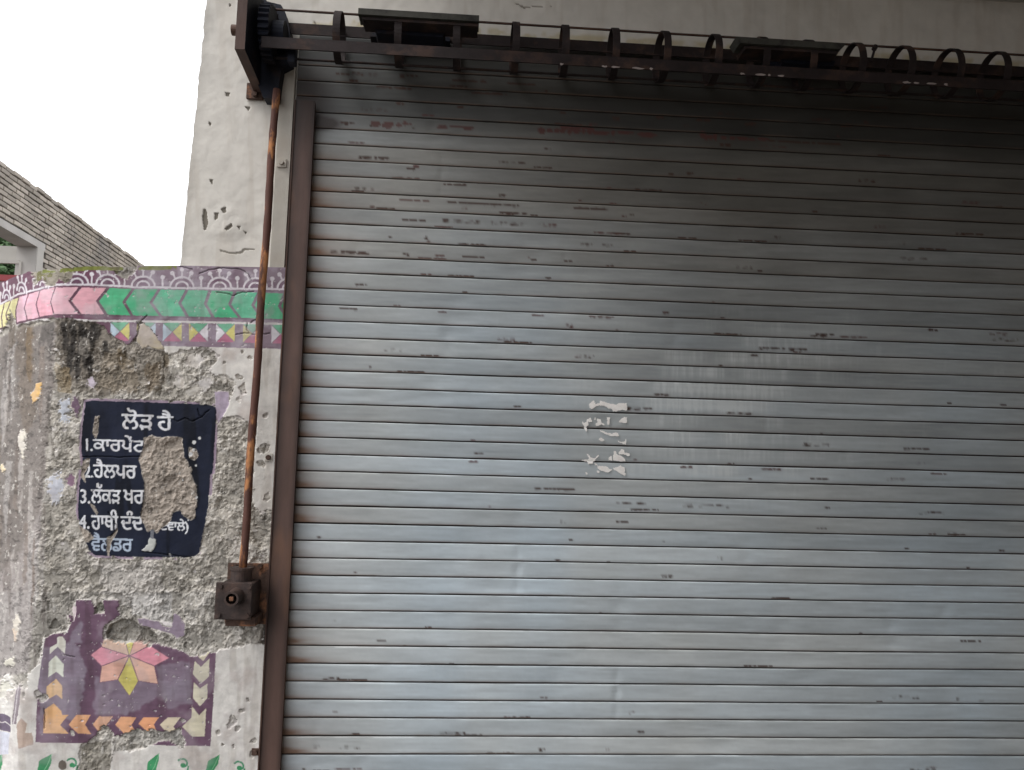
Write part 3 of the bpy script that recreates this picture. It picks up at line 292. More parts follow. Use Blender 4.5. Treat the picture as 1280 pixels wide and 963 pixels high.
seps = [(8, 4, 5), (16, 10, 12), (26.3, 22.5, 23), (38, 33, 37), (52.3, 47.5, 52.3), (71.7, 66, 70), (101.3, 88.6, 101.3), (136.4, 123, 134), (168, 156, 166), (200.4, 190, 202), (234.6, 225.7, 235.3), (263.5, 257.6, 267), (294.7, 288, 300.6), (324.4, 317, 328), (357, 350, 360)]
def sepx(s):
    t = np.clip((Y - G0) / (G1 - G0), 0, 1); return np.where(t < 0.5, s[0] + (s[1] - s[0]) * t * 2, s[1] + (s[2] - s[1]) * (t * 2 - 1))
cols = [(222, 214, 150)] * 3 + [(226, 170, 186), (232, 176, 192), (228, 150, 168), (226, 176, 186), (222, 150, 164), (226, 156, 168), (62, 178, 124), (56, 180, 126), (104, 190, 150), (84, 184, 140), (96, 188, 148), (66, 176, 124), (96, 180, 138)]
# order: cols[i] lies left of seps[i]
cols = [(224, 216, 158), (222, 214, 150), (222, 214, 150), (226, 180, 196), (234, 176, 192), (228, 160, 176), (226, 172, 184), (224, 160, 172), (60, 180, 124), (56, 178, 124), (96, 188, 148), (88, 184, 142), (64, 178, 126), (96, 184, 146), (84, 180, 134), (46, 158, 96)]
for i in range(len(seps) + 1):
    xl = sepx(seps[i - 1]) if i else -99; xr = sepx(seps[i]) if i < len(seps) else 999
    w = 4.3 if i and seps[i - 1][0] > 80 else 1.4; w2 = 4.3 if i < len(seps) and seps[i][0] > 80 else 1.4
    mm = (X + jw * 0.6 > xl + w / 2) & (X + jw * 0.6 < xr - w2 / 2) & (Y + jw > G0) & (Y + jw < G1)
    k = newid("chevron", I_BORDER, M_PAINT, "pale yellow chevron" if i < 3 else "pink chevron" if i < 8 else "green chevron")
    c = lin(cols[i]) * (0.82 + 0.36 * n_mid[..., None]); dk = lin((70, 150, 110)) if i >= 8 else lin((240, 205, 212))
    c = c * (1 - 0.3 * sstep(0.5, 0.7, n_blot)[..., None]) + dk * 0.3 * sstep(0.5, 0.7, n_blot)[..., None]
    RGB[mm] = c[mm]; ID[mm] = k
fd = (fade * 0.25 * sstep(0.5, 0.75, n_blot))[..., None]
sepm = (ID == I_BORDER) & (Y > G0) & (Y < G1 + 2); RGB[sepm] *= .72
band(WL1 - 1.5, WL1 + 1.2, (214, 206, 212)); band(WL2 - 1.4, WL2 + 1.2, (214, 208, 206))
# triangles row
bars = [(134.5, 'b'), (167.5, 'y'), (200, 'b'), (232.5, 'y'), (266, 'w'), (300, 'y'), (335, 'w'), (369, 'y')]
tc_ = {'b': (186, 206, 220), 'y': (206, 196, 112), 'w': (214, 208, 214)}
for i in range(len(bars)):
    xb, c = bars[i]; yt = float(np.interp(xb, [117, 179, 259, 366], [403, 404, 405, 407.5])); yb = yt + 23.5
    xn = xb + 33.2; L_, R_ = xb + 4.6, xn - 4.6; cx, cy_ = (L_ + R_) / 2, (yt + yb) / 2
    for pts, cc, nm in (([(L_, yt), (R_, yt), (cx, cy_)], (112, 180, 146), "triangle"), ([(L_, yb), (R_, yb), (cx, cy_)], (184, 108, 136), "triangle"),
                    ([(L_, yt), (L_, yb), (cx, cy_)], tc_[c], "triangle"), ([(R_, yt), (R_, yb), (cx, cy_)], tc_[bars[(i + 1) % 8][1]], "triangle")):
        p = np.array(pts); g = p.mean(0); p = g + (p - g) * 0.93
        paint([tuple(q) for q in p], cc, newid(nm, I_BORDER, M_PAINT), None, vary=0.25)
# scroll arches
white = (214, 206, 212)
k_sc = newid("arch_motif", I_BORDER, M_PAINT)
def arch(cx, sx=1.0, by=None, tilt=0.0):
    by = float(np.interp(cx, [-14, 3, 25, 63, 73, 117, 170, 259, 366], [387, 381, 368.6, 358.8, 356.6, 356.6, 359.9, 361.4, 362.6])) - 1 if by is None else by
    def pt(x, y): return (cx + x * sx, by - y - tilt * x * sx)
    A = [math.pi * i / 16 for i in range(17)]
    paint([pt(14 * math.cos(a), 12.5 * math.sin(a)) for a in A], (104, 66, 92), k_sc, vary=0.2, a=0.7)
    for r, w in ((14.5, 2.4), (7.8, 2.2)): stroke([pt(r * math.cos(a), r * 0.86 * math.sin(a)) for a in A], max(1.2, w * (0.6 + 0.4 * sx)), white, k_sc)
    for t in (-0.62, 0.0, 0.62):
        s, c = math.sin(t), math.cos(t)
        stroke([pt(14 * s, 12.5 * c), pt(19.5 * s, 21 * c)], 2.0 * (0.5 + 0.5 * sx), white, k_sc)
        x, y = pt(20.5 * s, 21.5 * c); paint(ellipse(x, y, 2.8 * max(sx, .5), 2.8, 10), white, k_sc)
def stem(x, sx=1.0):
    by = float(np.interp(x, [-14, 3, 25, 63, 73, 117, 170, 259, 366], [387, 381, 368.6, 358.8, 356.6, 356.6, 359.9, 361.4, 362.6])) - 1
    stroke([(x, by), (x, by - 11)], 2.2 * sx, white, k_sc); paint(ellipse(x, by - 12, 2.9 * sx, 2.9, 10), white, k_sc)
for c in (97, 136, 180.4, 228.6, 275.4, 320, 362): arch(c)
for c in (116, 157, 204.5, 252.5, 297.5, 341): stem(c)
for c, s in ((56, 0.5), (30, 0.42), (11, 0.36)): arch(c, s, tilt=-0.35)
for c in (44, 20, 3): stem(c, 0.6)

# --- lower purple panel
PAN = [(46, 927), (264, 932), (271.4, 813), (243, 819), (228, 813), (205, 805), (190, 800), (150, 798), (133.6, 799), (130.6, 784), (139.5, 776.5), (151, 769), (150, 750), (131, 750), (126, 757), (117, 750), (96.5, 750), (95, 765), (86, 766), (89, 781), (86, 790), (59, 793), (55, 817), (49, 858)]
paint(PAN, (112, 76, 102), I_PANEL, None, 0.5, wf, 0.3, vn=n_blot)
def lilac(pts, a=0.75, col=(146, 132, 150)):
    s_, m_ = cv.poly(pts, 5, wf); f_ = blur(m_.astype(np.float32), 9) * a * (ID[s_] == I_PANEL) * (.6 + .8 * n_mid[s_]); RGB[s_] = RGB[s_] * (1 - f_[..., None]) + lin(col) * f_[..., None]
lilac([(48, 812), (96, 800), (108, 835), (100, 905), (80, 895), (52, 895)]); lilac([(120, 845), (240, 850), (240, 880), (200, 870), (160, 892), (118, 892)], 0.6)
lilac([(90, 790), (104, 775), (104, 800), (92, 806)], 0.7); lilac([(196, 832), (240, 825), (242, 880), (210, 885)], 0.6); lilac([(50, 895), (56, 895), (56, 915), (50, 915)], .5)
ARR = [([(64, 817), (64, 809), (72.7, 804), (73.2, 796), (79.7, 795), (83.8, 801), (83, 817), (73.8, 808)], (226, 222, 208)),
       ([(71.5, 818.5), (62.7, 827.3), (61.9, 846), (72.4, 839), (80.9, 846), (81.4, 829.7)], (222, 224, 208)),
       ([(71.7, 848.2), (60.4, 857.3), (59, 874.8), (72.4, 867.2), (79.7, 873.2), (79.7, 856.6)], (238, 190, 128)),
       ([(69, 878.5), (57, 886.5), (55.8, 915.4), (87.6, 916), (77, 905), (87, 893), (79.7, 893), (78.4, 887.8)], (240, 178, 104)),
       ([(87.6, 904.7), (97, 893), (114.9, 893), (107.6, 905), (115.5, 917), (99, 916)], (240, 170, 112)),
       ([(117.5, 905), (125.5, 894.5), (142.8, 894.7), (134, 906), (141, 917), (127, 917)], (240, 176, 130)),
       ([(145.4, 905), (152.7, 895), (172.3, 895.7), (165.6, 905.3), (172.3, 917.2), (157, 917)], (240, 168, 112)),
       ([(174.5, 903.8), (180.4, 896), (200, 896), (193.8, 904.6), (197, 914), (185.6, 914)], (240, 160, 100)),
       ([(201, 905), (211, 896), (227, 896), (218, 907.5), (222, 914), (209.4, 914)], (222, 204, 172)),
       ([(229, 907.5), (240.5, 896), (240.8, 882.3), (249.7, 893.4), (258.7, 884.5), (256.6, 920), (241.3, 920)], (216, 206, 176)),
       ([(243.2, 851.9), (251, 860), (260.6, 853.4), (260, 872), (251, 882.3), (242, 872)], (218, 210, 182)),
       ([(244.7, 825.5), (252.4, 833), (263, 822.5), (262.5, 844.8), (252.4, 853.7), (242.3, 841.8)], (218, 210, 180)),
       ([(248, 818), (250, 815), (264, 813.6), (255.3, 825.5), (250, 821)], (216, 204, 166))]
for pts, c in ARR: paint(pts, c, newid("arrow_motif", I_PANEL, M_PAINT), None, 0.3, wf2, 0.14)
C = (163.3, 819)
PET = [([C, (148.5, 849.2), (163.3, 870), (174.6, 850.7)], (218, 204, 84), "yellow petal"), ([C, (127.7, 807.7), (114.3, 818), (128.3, 832)], (232, 144, 164), "pink petal"),
       ([C, (188.5, 806), (213.8, 822), (194.5, 832)], (234, 140, 160), "pink petal"), ([C, (128.3, 832), (125.3, 852.8), (148.5, 849.2)], (232, 172, 150), "peach petal"),
       ([C, (194.5, 832), (199.5, 854.6), (174.6, 850.7)], (230, 176, 152), "peach petal"), ([C, (127.7, 807.7), (131, 797), (151, 800), (158, 801)], (228, 188, 160), "peach petal"),
       ([C, (158, 801), (169, 801)], (214, 202, 96), "yellow petal"), ([C, (169, 801), (180, 799), (188.5, 806)], (230, 172, 158), "peach petal")]
for pts, c, lb in PET:
    paint(pts, (136, 92, 112), None, None, 0.2); p = np.array(pts); g = p.mean(0); p = g + (p - g) * 0.94
    paint([tuple(q) for q in p], c, newid("petal", I_PANEL, M_PAINT, lb), None, 0.2, wf2, 0.14)
# leaves and spirals below
for pts in ([(67, 941), (50.5, 950), (47.5, 970), (58, 968), (65.7, 953)], [(200.5, 940), (186.4, 951), (183.4, 970), (193.5, 970), (199.7, 950)], [(275.4, 942.4), (261.3, 950), (256, 970), (265.8, 966), (274, 953)], [(6, 940), (-2, 950), (-6, 970), (2, 968), (6, 955)]):
    k = newid("painted_leaf", None, M_PAINT); paint(pts, (44, 158, 96), k, None, 0.4, wf2, 0.35); a_, b_ = pts[0], ((pts[2][0] + pts[3][0]) / 2, 969)
    stroke([a_, ((a_[0] + b_[0]) / 2 + 1, (a_[1] + b_[1]) / 2), b_], 0.8, (130, 205, 150), k)
for cx, cy_, r in ((91.6, 954, 7.5), (230, 954, 7.5), (300, 957.5, 7.5)):
    k = newid("painted_spiral", None, M_PAINT)
    stroke([(cx + (r - 1.0 * t) * math.cos(-2.6 + t), cy_ + (r - 1.0 * t) * math.sin(-2.6 + t)) for t in np.linspace(0, 5.6, 30)], 2.3, (52, 150, 104), k)
    paint(ellipse(cx, cy_ + 1.5, 3.4, 3.0, 12), (40, 150, 92), k); stroke([(cx + r - 1, cy_ + 2), (cx + r - 2, cy_ + 9), (cx + r - 5, cy_ + 18)], 2.2, (52, 150, 104), k)
paint(ellipse(79.7, 955.5, 5.5, 6, 14), (122, 110, 100), None, None, 0.6, vary=0.3)
# corner details bottom left
paint([(-14, 888), (0, 891), (8, 892), (16, 897), (16, 915), (0, 911), (-14, 906)], (112, 96, 118), None, None, 0.5); stroke([(-10, 900), (0, 900), (5, 903), (9, 902), (16, 907)], 1.3, (214, 206, 204))
paint([(-14, 912), (0, 912), (15, 916), (13, 942), (-14, 946)], (206, 208, 222), None, None, 0.5)
paint([(26, 838), (33, 840), (24, 905), (18, 905)], (136, 122, 128), None, None, 0.8, vary=.2); stroke([(29, 840), (25, 870), (20, 905)], 1.4, (206, 196, 200))
paint([(30, 896), (36, 903), (34, 915), (42, 915), (44, 930), (26, 935), (24, 905)], (186, 162, 146), None, None, 2, wf, 0.15)

# --- bare rough cement where the coats fell off
def rough_color():
    c = lin((180, 173, 162)) * np.ones(X.shape + (3,)); c = c * (0.62 + 0.76 * n_mid[..., None]) * (0.80 + 0.40 * n_fine[..., None]) * (0.9 + .2 * n_gran[..., None])
    wv = sstep(0.56, 0.66, n_blot) * sstep(0.45, 0.62, n_mid); c = c * (1 - 0.75 * wv[..., None]) + lin((206, 200, 192)) * 0.75 * wv[..., None]
    sm = sstep(68, 48, X - (Y - 360) * -0.087 * 0)   # the turned corner is smoother and pinkish grey
    c = c * (1 - 0.0 * sm[..., None])
    return c
RC = rough_color()
nT = fbm(X, Y, 26, 81, 6, gain=.62); nT2 = fbm(X, Y, 13, 82, 5, gain=.62); TER = sstep(.495, .505, nT) * .0055 + sstep(.56, .568, nT) * .004 + sstep(.53, .54, nT2) * .003
RC = RC * (.86 + .22 * sstep(.495, .505, nT) - .10 * sstep(.53, .54, nT2))[..., None]; tw = (sstep(.565, .575, nT) * sstep(.42, .6, n_fine) * .65)[..., None]; RC = RC * (1 - tw) + lin((204, 198, 190)) * tw
R1 = [(-20, 421), (0, 417), (8, 408), (12, 398), (15, 388), (18, 390), (22, 409), (45, 403), (70, 397), (75, 400), (118, 402), (125, 405), (138, 418), (150, 425), (160, 430), (172, 422), (176, 408), (174, 404), (180, 404), (188, 410), (203, 430), (206, 437), (209, 441), (220, 443), (232, 438), (245, 434.5), (258, 434), (270, 442), (276, 447), (270, 455), (262, 462), (270, 470), (286, 470), (297, 480), (291, 487), (290, 500), (283, 508), (279, 522), (300, 520), (311, 528), (316, 545), (318, 570), (316, 590), (315, 610), (318, 634), (328, 641), (338, 634), (352, 640), (346, 720), (338, 806), (312, 806), (300, 808), (275, 812), (271, 813),
      (243, 819), (228, 813), (205, 805), (190, 803), (150, 803), (133.6, 799), (130.6, 784), (139, 777), (151, 769), (150, 750), (131, 750), (128, 768), (119, 767), (117, 750), (97, 750), (95, 765), (86, 766), (89, 781), (86, 790), (59, 793), (55, 800), (53, 830), (46, 833), (40, 838), (37, 848), (33, 872), (27, 852), (22, 862), (10, 842), (0, 852), (-20, 852)]
wfe = (.5 + (wf[0] - .5) * 1.4 + (wf3[0] - .5) * .9, .5 + (wf[1] - .5) * 1.4 + (wf3[1] - .5) * .9)
sl_, mR = cv.poly(R1, 3.6, wfe); ROUGH = np.zeros(X.shape, bool); ROUGH[sl_] = mR
for pts in ([(103, 930), (113, 926), (123, 917), (131, 907), (139, 911), (146, 922), (142, 940), (135, 975), (98, 975), (101, 941)], [(172, 911), (195, 911), (214, 913), (226, 910), (232, 922), (231, 934), (220, 929), (206, 926), (187, 930), (165, 940), (146, 936), (144, 921), (158, 916)],
            [(42, 338), (52, 334), (96, 330), (94, 345), (88, 352), (80, 355), (74, 349), (70, 357), (60, 357), (55, 345), (47, 357), (44, 352)], [(130, 330), (172, 330), (168, 341), (160, 348), (150, 347), (144, 340)]):
    s_, m_ = cv.poly(pts, 3.4, wfe); ROUGH[s_] |= m_
for pts in ([(86, 753), (92, 750), (96, 760), (92, 768)],): pass
rs = np.random.RandomState(11)
for cx, cy_, r in [(300, 472, 4), (303, 888, 3), (292, 900, 6), (288, 906, 4), (311, 874, 2.5), (274, 915, 3), (279, 930, 2), (293, 932, 2), (318, 925, 4), (298, 910, 3.5), (317, 941, 5), (313, 448, 2.5), (304, 440, 2), (330, 561, 7), (327, 580, 5), (334, 622, 5), (187, 806, 3), (230, 900, 3), (92, 915, 3.5), (282, 454, 2), (333, 520, 3), (56, 872, 6), (50, 868, 5)]:
    s_, m_ = cv.poly(ellipse(cx, cy_, r * 1.2, r * 0.8, 12, rs.rand() * 3), 1.6, wf2); ROUGH[s_] |= m_
RGB[ROUGH] = RC[ROUGH]; ID[ROUGH] = I_ROUGH; HT[ROUGH] = 0.0
# colour of the bare cement: smooth turned corner, dark algae below the border, pale salts
def stain(pts, col, a, warp=5, f=None, only=True, soft=0):
    s_ = cv.window(pts, 6 + warp * 2); Xs, Ys = X[s_], Y[s_]
    w_ = f or wf; m_ = inpoly(Xs + (w_[0][s_] - .5) * 2 * warp, Ys + (w_[1][s_] - .5) * 2 * warp, [pts]).astype(np.float32)
    m_ = blur(m_, 4 + soft) * a
    if only: m_ = m_ * (ID[s_] == I_ROUGH)
    c_ = lin(col) * (0.8 + 0.4 * n_fine[s_][..., None]); RGB[s_] = RGB[s_] * (1 - m_[..., None]) + c_ * m_[..., None]
stain([(-14, 425), (40, 410), (72, 402), (60, 560), (48, 700), (36, 840), (-14, 850)], (158, 149, 146), 0.85, 3, soft=8)
stain([(-14, 425), (30, 412), (70, 402), (66, 520), (50, 640), (20, 700), (-14, 720)], (116, 108, 101), 0.7, 9, soft=14)
for i in range(34):
    x = rs.uniform(-10, 62); y = rs.uniform(400, 820); stain([(x, y), (x + rs.uniform(2, 7), y), (x + rs.uniform(0, 5) - 2, y + rs.uniform(30, 110)), (x - 3, y + rs.uniform(30, 90))], [(120, 110, 104), (186, 178, 172), (132, 118, 108), (176, 170, 166)][i % 4], 0.6, 2.5)
stain([(72, 400), (170, 408), (205, 436), (215, 470), (190, 490), (110, 494), (80, 480), (70, 440)], (122, 111, 98), 0.6, 8, soft=6)
stain([(72, 400), (122, 402), (126, 440), (112, 476), (84, 480), (72, 440)], (92, 82, 72), 0.6, 9, soft=8)
for x_, y_, l_ in ((78, 402, 40), (88, 402, 55), (98, 404, 46), (104, 412, 60), (112, 404, 36), (118, 405, 22), (84, 430, 44), (94, 440, 40), (110, 440, 34), (128, 426, 26), (60, 402, 50), (30, 410, 60), (52, 404, 30)): stain([(x_, y_), (x_ + 7, y_), (x_ + 8, y_ + l_ * .6), (x_ + 3, y_ + l_), (x_ - 1, y_ + l_ * .5)], (46, 43, 42), 0.8 if x_ > 70 else .45, 4, wf3)
stain([(146, 436), (160, 440), (158, 462), (148, 458)], (92, 74, 44), 0.7, 5); stain([(206, 440), (214, 441), (212, 462), (204, 458)], (88, 72, 46), 0.7, 4); stain([(180, 455), (200, 455), (200, 490), (184, 488)], (112, 94, 70), 0.6, 6)
stain([(70, 455), (88, 460), (90, 490), (72, 488)], (150, 130, 96), 0.6, 5); stain([(100, 420), (113, 424), (110, 448), (100, 444)], (158, 150, 140), 0.5, 5)
stain([(20, 400), (42, 405), (44, 520), (30, 560), (22, 470)], (122, 108, 94), 0.55, 5, soft=4); stain([(33, 410), (40, 410), (40, 480), (34, 470)], (124, 100, 66), 0.5, 3)
stain([(12, 395), (18, 395), (19, 430), (10, 440)], (112, 100, 88), 0.8, 2)
stain([(120, 700), (200, 705), (200, 745), (170, 760), (128, 745)], (200, 194, 188), 0.6, 10); stain([(165, 745), (215, 740), (215, 785), (190, 780), (165, 768)], (206, 202, 198), 0.65, 8)
stain([(96, 930), (140, 925), (138, 968), (98, 968)], (110, 102, 84), 0.6, 4); stain([(150, 915), (228, 912), (230, 932), (180, 935)], (168, 164, 156), 0.7, 4)
stain([(330, 780), (346, 780), (340, 806), (322, 806)], (100, 88, 74), 0.7, 3); stain([(130, 440), (170, 450), (175, 490), (120, 488)], (150, 134, 112), 0.4, 8)
stain([(42, 336), (96, 330), (96, 358), (44, 358)], (128, 118, 98), 0.6, 3); stain([(50, 340), (56, 338), (55, 352), (50, 352)], (84, 74, 62), 0.6, 2)
stain([(318, 706), (356, 700), (354, 806), (326, 808), (330, 780), (318, 770)], (66, 56, 50), .75, 3, soft=6)  # oily grime and painted contact shadow right of the gearbox
# pale undercoat patch, white flakes, spots of older paint still stuck on
I_FLAKE = newid("paint_flake", None, M_PAINT)
def flake(pts, col, h=0.005, warp=1.6, idn=None): paint(pts, col, I_FLAKE if idn is None else idn, h, warp * 1.9, wf3, 0.2, vn=n_fine)
paint([(171, 424), (176, 406), (181, 404), (188, 410), (203, 430), (206, 437), (198, 438), (186, 433), (178, 437)], (192, 178, 152), I_WHITE, 0.008, 1.2, wf2, 0.12)
for cx, cy_, rx, ry, c in [(219.5, 452, 3.6, 5.2, (220, 214, 204)), (225, 477, 6, 8, (206, 198, 190)), (257.7, 481.5, 9, 6.5, (206, 200, 194)), (242, 452, 8, 6, (198, 190, 182)), (250, 449, 4, 6, (212, 206, 198)), (81, 514, 6.5, 15, (200, 204, 214)), (71, 606, 10, 13, (200, 202, 212)), (70, 624, 5, 8, (204, 204, 210)), (28, 556, 3.5, 20, (220, 212, 196)), (114, 478, 4, 7, (204, 190, 204)), (96, 507, 5, 12, (110, 84, 104)), (88, 600, 4, 9, (150, 116, 140)), (228, 478, 3, 7, (214, 206, 196)), (4, 585, 2.5, 6, (224, 206, 170)), (200, 412, 0, 0, (0, 0, 0)),
                             (96, 560, 4, 7, (196, 188, 178)), (300, 500, 2, 3, (206, 200, 190)), (22, 780, 4, 12, (216, 206, 190)), (20, 795, 4, 8, (212, 190, 168)), (8, 862, 9, 10, (224, 220, 204)), (12, 830, 6, 5, (214, 208, 190)), (125, 652, 4, 4, (190, 186, 184))]:
    if rx: flake(ellipse(cx, cy_, rx, ry, 16), c, warp=max(1.2, .9 * min(rx, ry)))
flake([(46, 480), (52, 478), (51, 492), (46, 502), (41, 504), (40, 494), (44, 488)], (226, 178, 92), warp=1.2)
flake([(171.4, 773.6), (178, 773), (199, 777), (205, 783), (215, 784), (217.5, 766.5), (225, 770.5), (231.5, 779), (230, 795), (222, 797), (214, 791.5), (202, 788), (177, 782)], (148, 128, 148), warp=0.8)
flake([(201, 775), (214, 779), (217, 783), (205, 782)], (222, 214, 212), warp=.5); flake([(121, 760), (126, 764), (124, 778), (121, 778)], (0, 0, 0)) if False else None
for pts in ([(91, 758), (97, 758), (94, 776), (92, 776)], [(83, 768), (86, 770), (86, 778)]): flake(pts, (224, 206, 208), warp=.5)
for i in range(60):                # small chips
    x, y = rs.uniform(60, 335), rs.uniform(436, 800)
    if 98 < x < 272 and 498 < y < 700: continue
    s = rs.uniform(0.8, 2.4); flake(ellipse(x, y, s * rs.uniform(.7, 1.6), s, 9), (212, 206, 200), 0.003, 0.8) if ROUGH[int((y - 322) * 3), int((x + 14) * 3)] else None
for i in range(26):                # spots on the panel
    x, y = rs.uniform(60, 262), rs.uniform(800, 925); s = rs.uniform(0.5, 1.5); flake(ellipse(x, y, s * 1.4, s * .7, 8), (216, 206, 212), 0.006, 0.5)
# hollows knocked deep into the render
def hollow(pts, h=-0.022, col=(132, 126, 116)):
    s_, m_ = cv.poly(pts, 1.2, wf); put(s_, m_, col, I_ROUGH, h, 0.6, 0.3)
hollow([(133, 793), (139.4, 780.6), (153.4, 773.6), (166, 775), (174, 783), (186, 788), (196, 792), (197, 805), (181.5, 804), (168, 802), (153, 803), (136, 800)])
hollow([(119, 760), (124, 754), (131, 755), (132, 767), (120, 767)], -0.008, (110, 112, 92)); hollow([(64, 778), (69, 773), (77, 782), (70, 787), (62, 786)], -0.010)
hollow([(183, 786), (188, 785), (190, 798), (184, 796)], -0.02, (90, 84, 72)); hollow([(299, 485), (307, 478), (309, 492), (303, 494)], -0.006); hollow([(59, 752), (63, 752), (62, 764), (59, 764)], -0.008)

# --- the navy notice and its lettering
NOT = [(108, 502), (120, 501), (150, 502), (200, 503.5), (262, 506), (269, 508), (271, 514), (270, 540), (268, 565), (266, 592), (263, 594), (262, 625), (259, 645), (254, 668), (250, 690), (244, 696), (230, 697), (160, 696), (120, 694), (112, 688), (107, 675), (100, 660), (98, 640), (99, 618), (101, 598), (104, 578), (102, 560), (104, 530)]
def ring_out(pts, d): p = np.array(pts); g = p.mean(0); return [tuple(g + (q - g) * (1 + d / np.linalg.norm(q - g))) for q in p]
sN, mNo = cv.poly(ring_out(NOT, 3.2), 1.0, wf2); lil = mNo & (((X[sN] < 108) & (Y[sN] < 650)) | (Y[sN] < 506) | ((Y[sN] > 690) & (n_mid[sN] > 0.45)) | (X[sN] > 258)) & (n_mid[sN] > 0.40)
put(sN, lil, (156, 136, 154), I_WHITE, 0.005, 1.0, 0.2)
flake([(268, 490), (287, 490), (287, 506), (279, 522), (272, 530), (270, 508)], (176, 160, 178), 0.005, 0.8, I_WHITE)
sN, mN = cv.poly(NOT, 0.9, wf2)
PEEL = [[(181, 547), (190, 543), (203, 548), (213, 546), (229, 549), (230, 572), (234, 576), (237, 590), (241, 600), (246, 608), (247, 622), (246, 640), (245, 648), (238, 650), (231, 645), (227, 638), (217, 641), (214, 650), (207, 657), (202, 663), (197, 667), (194, 661), (186, 665), (182, 657), (178, 652), (177, 640), (181, 622), (180, 600), (176, 580), (174, 575), (179, 562)],
        [(101, 577), (113, 574), (112, 583), (106, 592), (108, 604), (103, 597), (97, 590)], [(120, 520), (125, 520), (123, 540), (120, 548), (116, 542), (118, 533)], [(237, 559), (245, 561), (249, 570), (244, 576), (237, 572)], [(234, 585), (239, 583), (240, 590), (235, 592)], [(134, 672), (141, 668), (147, 660), (148, 664), (139, 678), (137, 695), (135, 695)], [(112, 629), (119, 633), (123, 642), (121, 643), (117, 636)], [(98, 655), (104, 660), (112, 665), (118, 672), (112, 678), (96, 678)]]
mP = np.zeros(mN.shape, bool)
for i, p in enumerate(PEEL):
    w_ = 1.5 if i == 0 else 0.9; mP |= inpoly(X[sN] + (wf[0][sN] - .5) * 2 * w_ * 1.6, Y[sN] + (wf[1][sN] - .5) * 2 * w_ * 1.6, [p])
mk = mN & ~mP
navy = lin((27, 33, 52)) * (0.65 + 0.7 * fbm(X[sN], Y[sN], 14, 41, 3, cy=50)[..., None]); dv = sstep(.55, .7, fbm(X[sN], Y[sN], 12, 43, 3, cy=70))[..., None]
navy = navy * (1 - 0.55 * dv); RGB[sN][mk] = navy[mk]; ID[sN][mk] = I_NOTICE; HT[sN][mk] = 0.006
in_p = mN & mP; RGB[sN][in_p] = (lin((168, 156, 144)) * (0.75 + 0.5 * n_mid[sN][..., None]))[in_p]; ID[sN][in_p] = I_ROUGH; HT[sN][in_p] = 0.0
def letters(s, x0, bar, x1, bot, x0s=None, slope=0.03, col=(222, 223, 228)):
    rings = GLYPH[s]; gx = [v for r in rings for v in r[::2]]; a, b = min(gx), max(gx); hb = 124.0 if s[0] not in "1234" else 138.0
    R = [[(x0 + (r[i] - a) / (b - a) * (x1 - x0), bot - r[i + 1] / hb * (bot - bar) + slope * ((r[i] - a) / (b - a) * (x1 - x0))) for i in range(0, len(r), 2)] for r in rings]
    al = [q for r in R for q in r]; s_ = cv.window(al, 3); m_ = inpoly(X[s_] + (wf2[0][s_] - .5) * .5, Y[s_] + (wf2[1][s_] - .5) * .5, R)
    d = m_.copy()
    for ax, sh in ((0, 1), (0, -1), (1, 1), (1, -1), (1, 2)): d |= np.roll(m_, sh, ax)
    d &= wf3[0][s_] > .26
    d &= (ID[s_] == I_NOTICE); k = newid("lettering", I_NOTICE, M_NOTICE); put(s_, d, col, k, 0.0063, 1.0, 0.22)
for a in [("ਲੋੜ", 152.7, 518, 192, 536.5), ("ਹੈ", 197, 520.5, 216.5, 538), ("1.", 108.5, 548.5, 116, 563.5), ("ਕਾਰਪੇਂਟਰ", 117, 549.5, 195, 563.5), ("2.", 106.5, 581, 116.5, 597), ("ਹੈਲਪਰ", 117.5, 581, 171, 597),
          ("3.", 101.5, 612, 113, 629), ("ਲੱਕੜ", 114.5, 612, 151, 628.5), ("ਖਰ", 155, 612.5, 180.5, 629), ("4.", 99.5, 644, 112, 660.5), ("ਹਾਥੀ", 115, 644.5, 148, 662), ("ਦੰਦ", 151.5, 645.5, 179.5, 662), ("ਣਵਾਲੇ)", 200, 652.5, 235.5, 662.5)]: letters(*a)
letters("ਵੈਲਡਰ", 114.5, 672.5, 166, 688, col=(176, 190, 210))
FL = newid("paint_flake", None, M_PAINT); flake([(188, 672), (196, 674), (196, 682), (190, 690), (178, 688), (186, 680)], (196, 198, 192), 0.009, 0.8, FL); flake([(189, 662), (194, 662), (193, 674), (189, 673)], (110, 112, 120), 0.008, .5, FL)
for x, y, s in ((243, 553, 2), (250, 548, 1.6), (239, 568, 2.4), (213, 693, 1.2), (243, 563, 1.8), (246, 622, 1.6), (229, 600, 1.4), (123, 607, 2.2), (109, 595, 2), (236, 650, 1), (245, 582, 1.2)):
    flake(ellipse(x, y, s, s * 1.3, 9), (206, 206, 206), 0.006, 0.8)
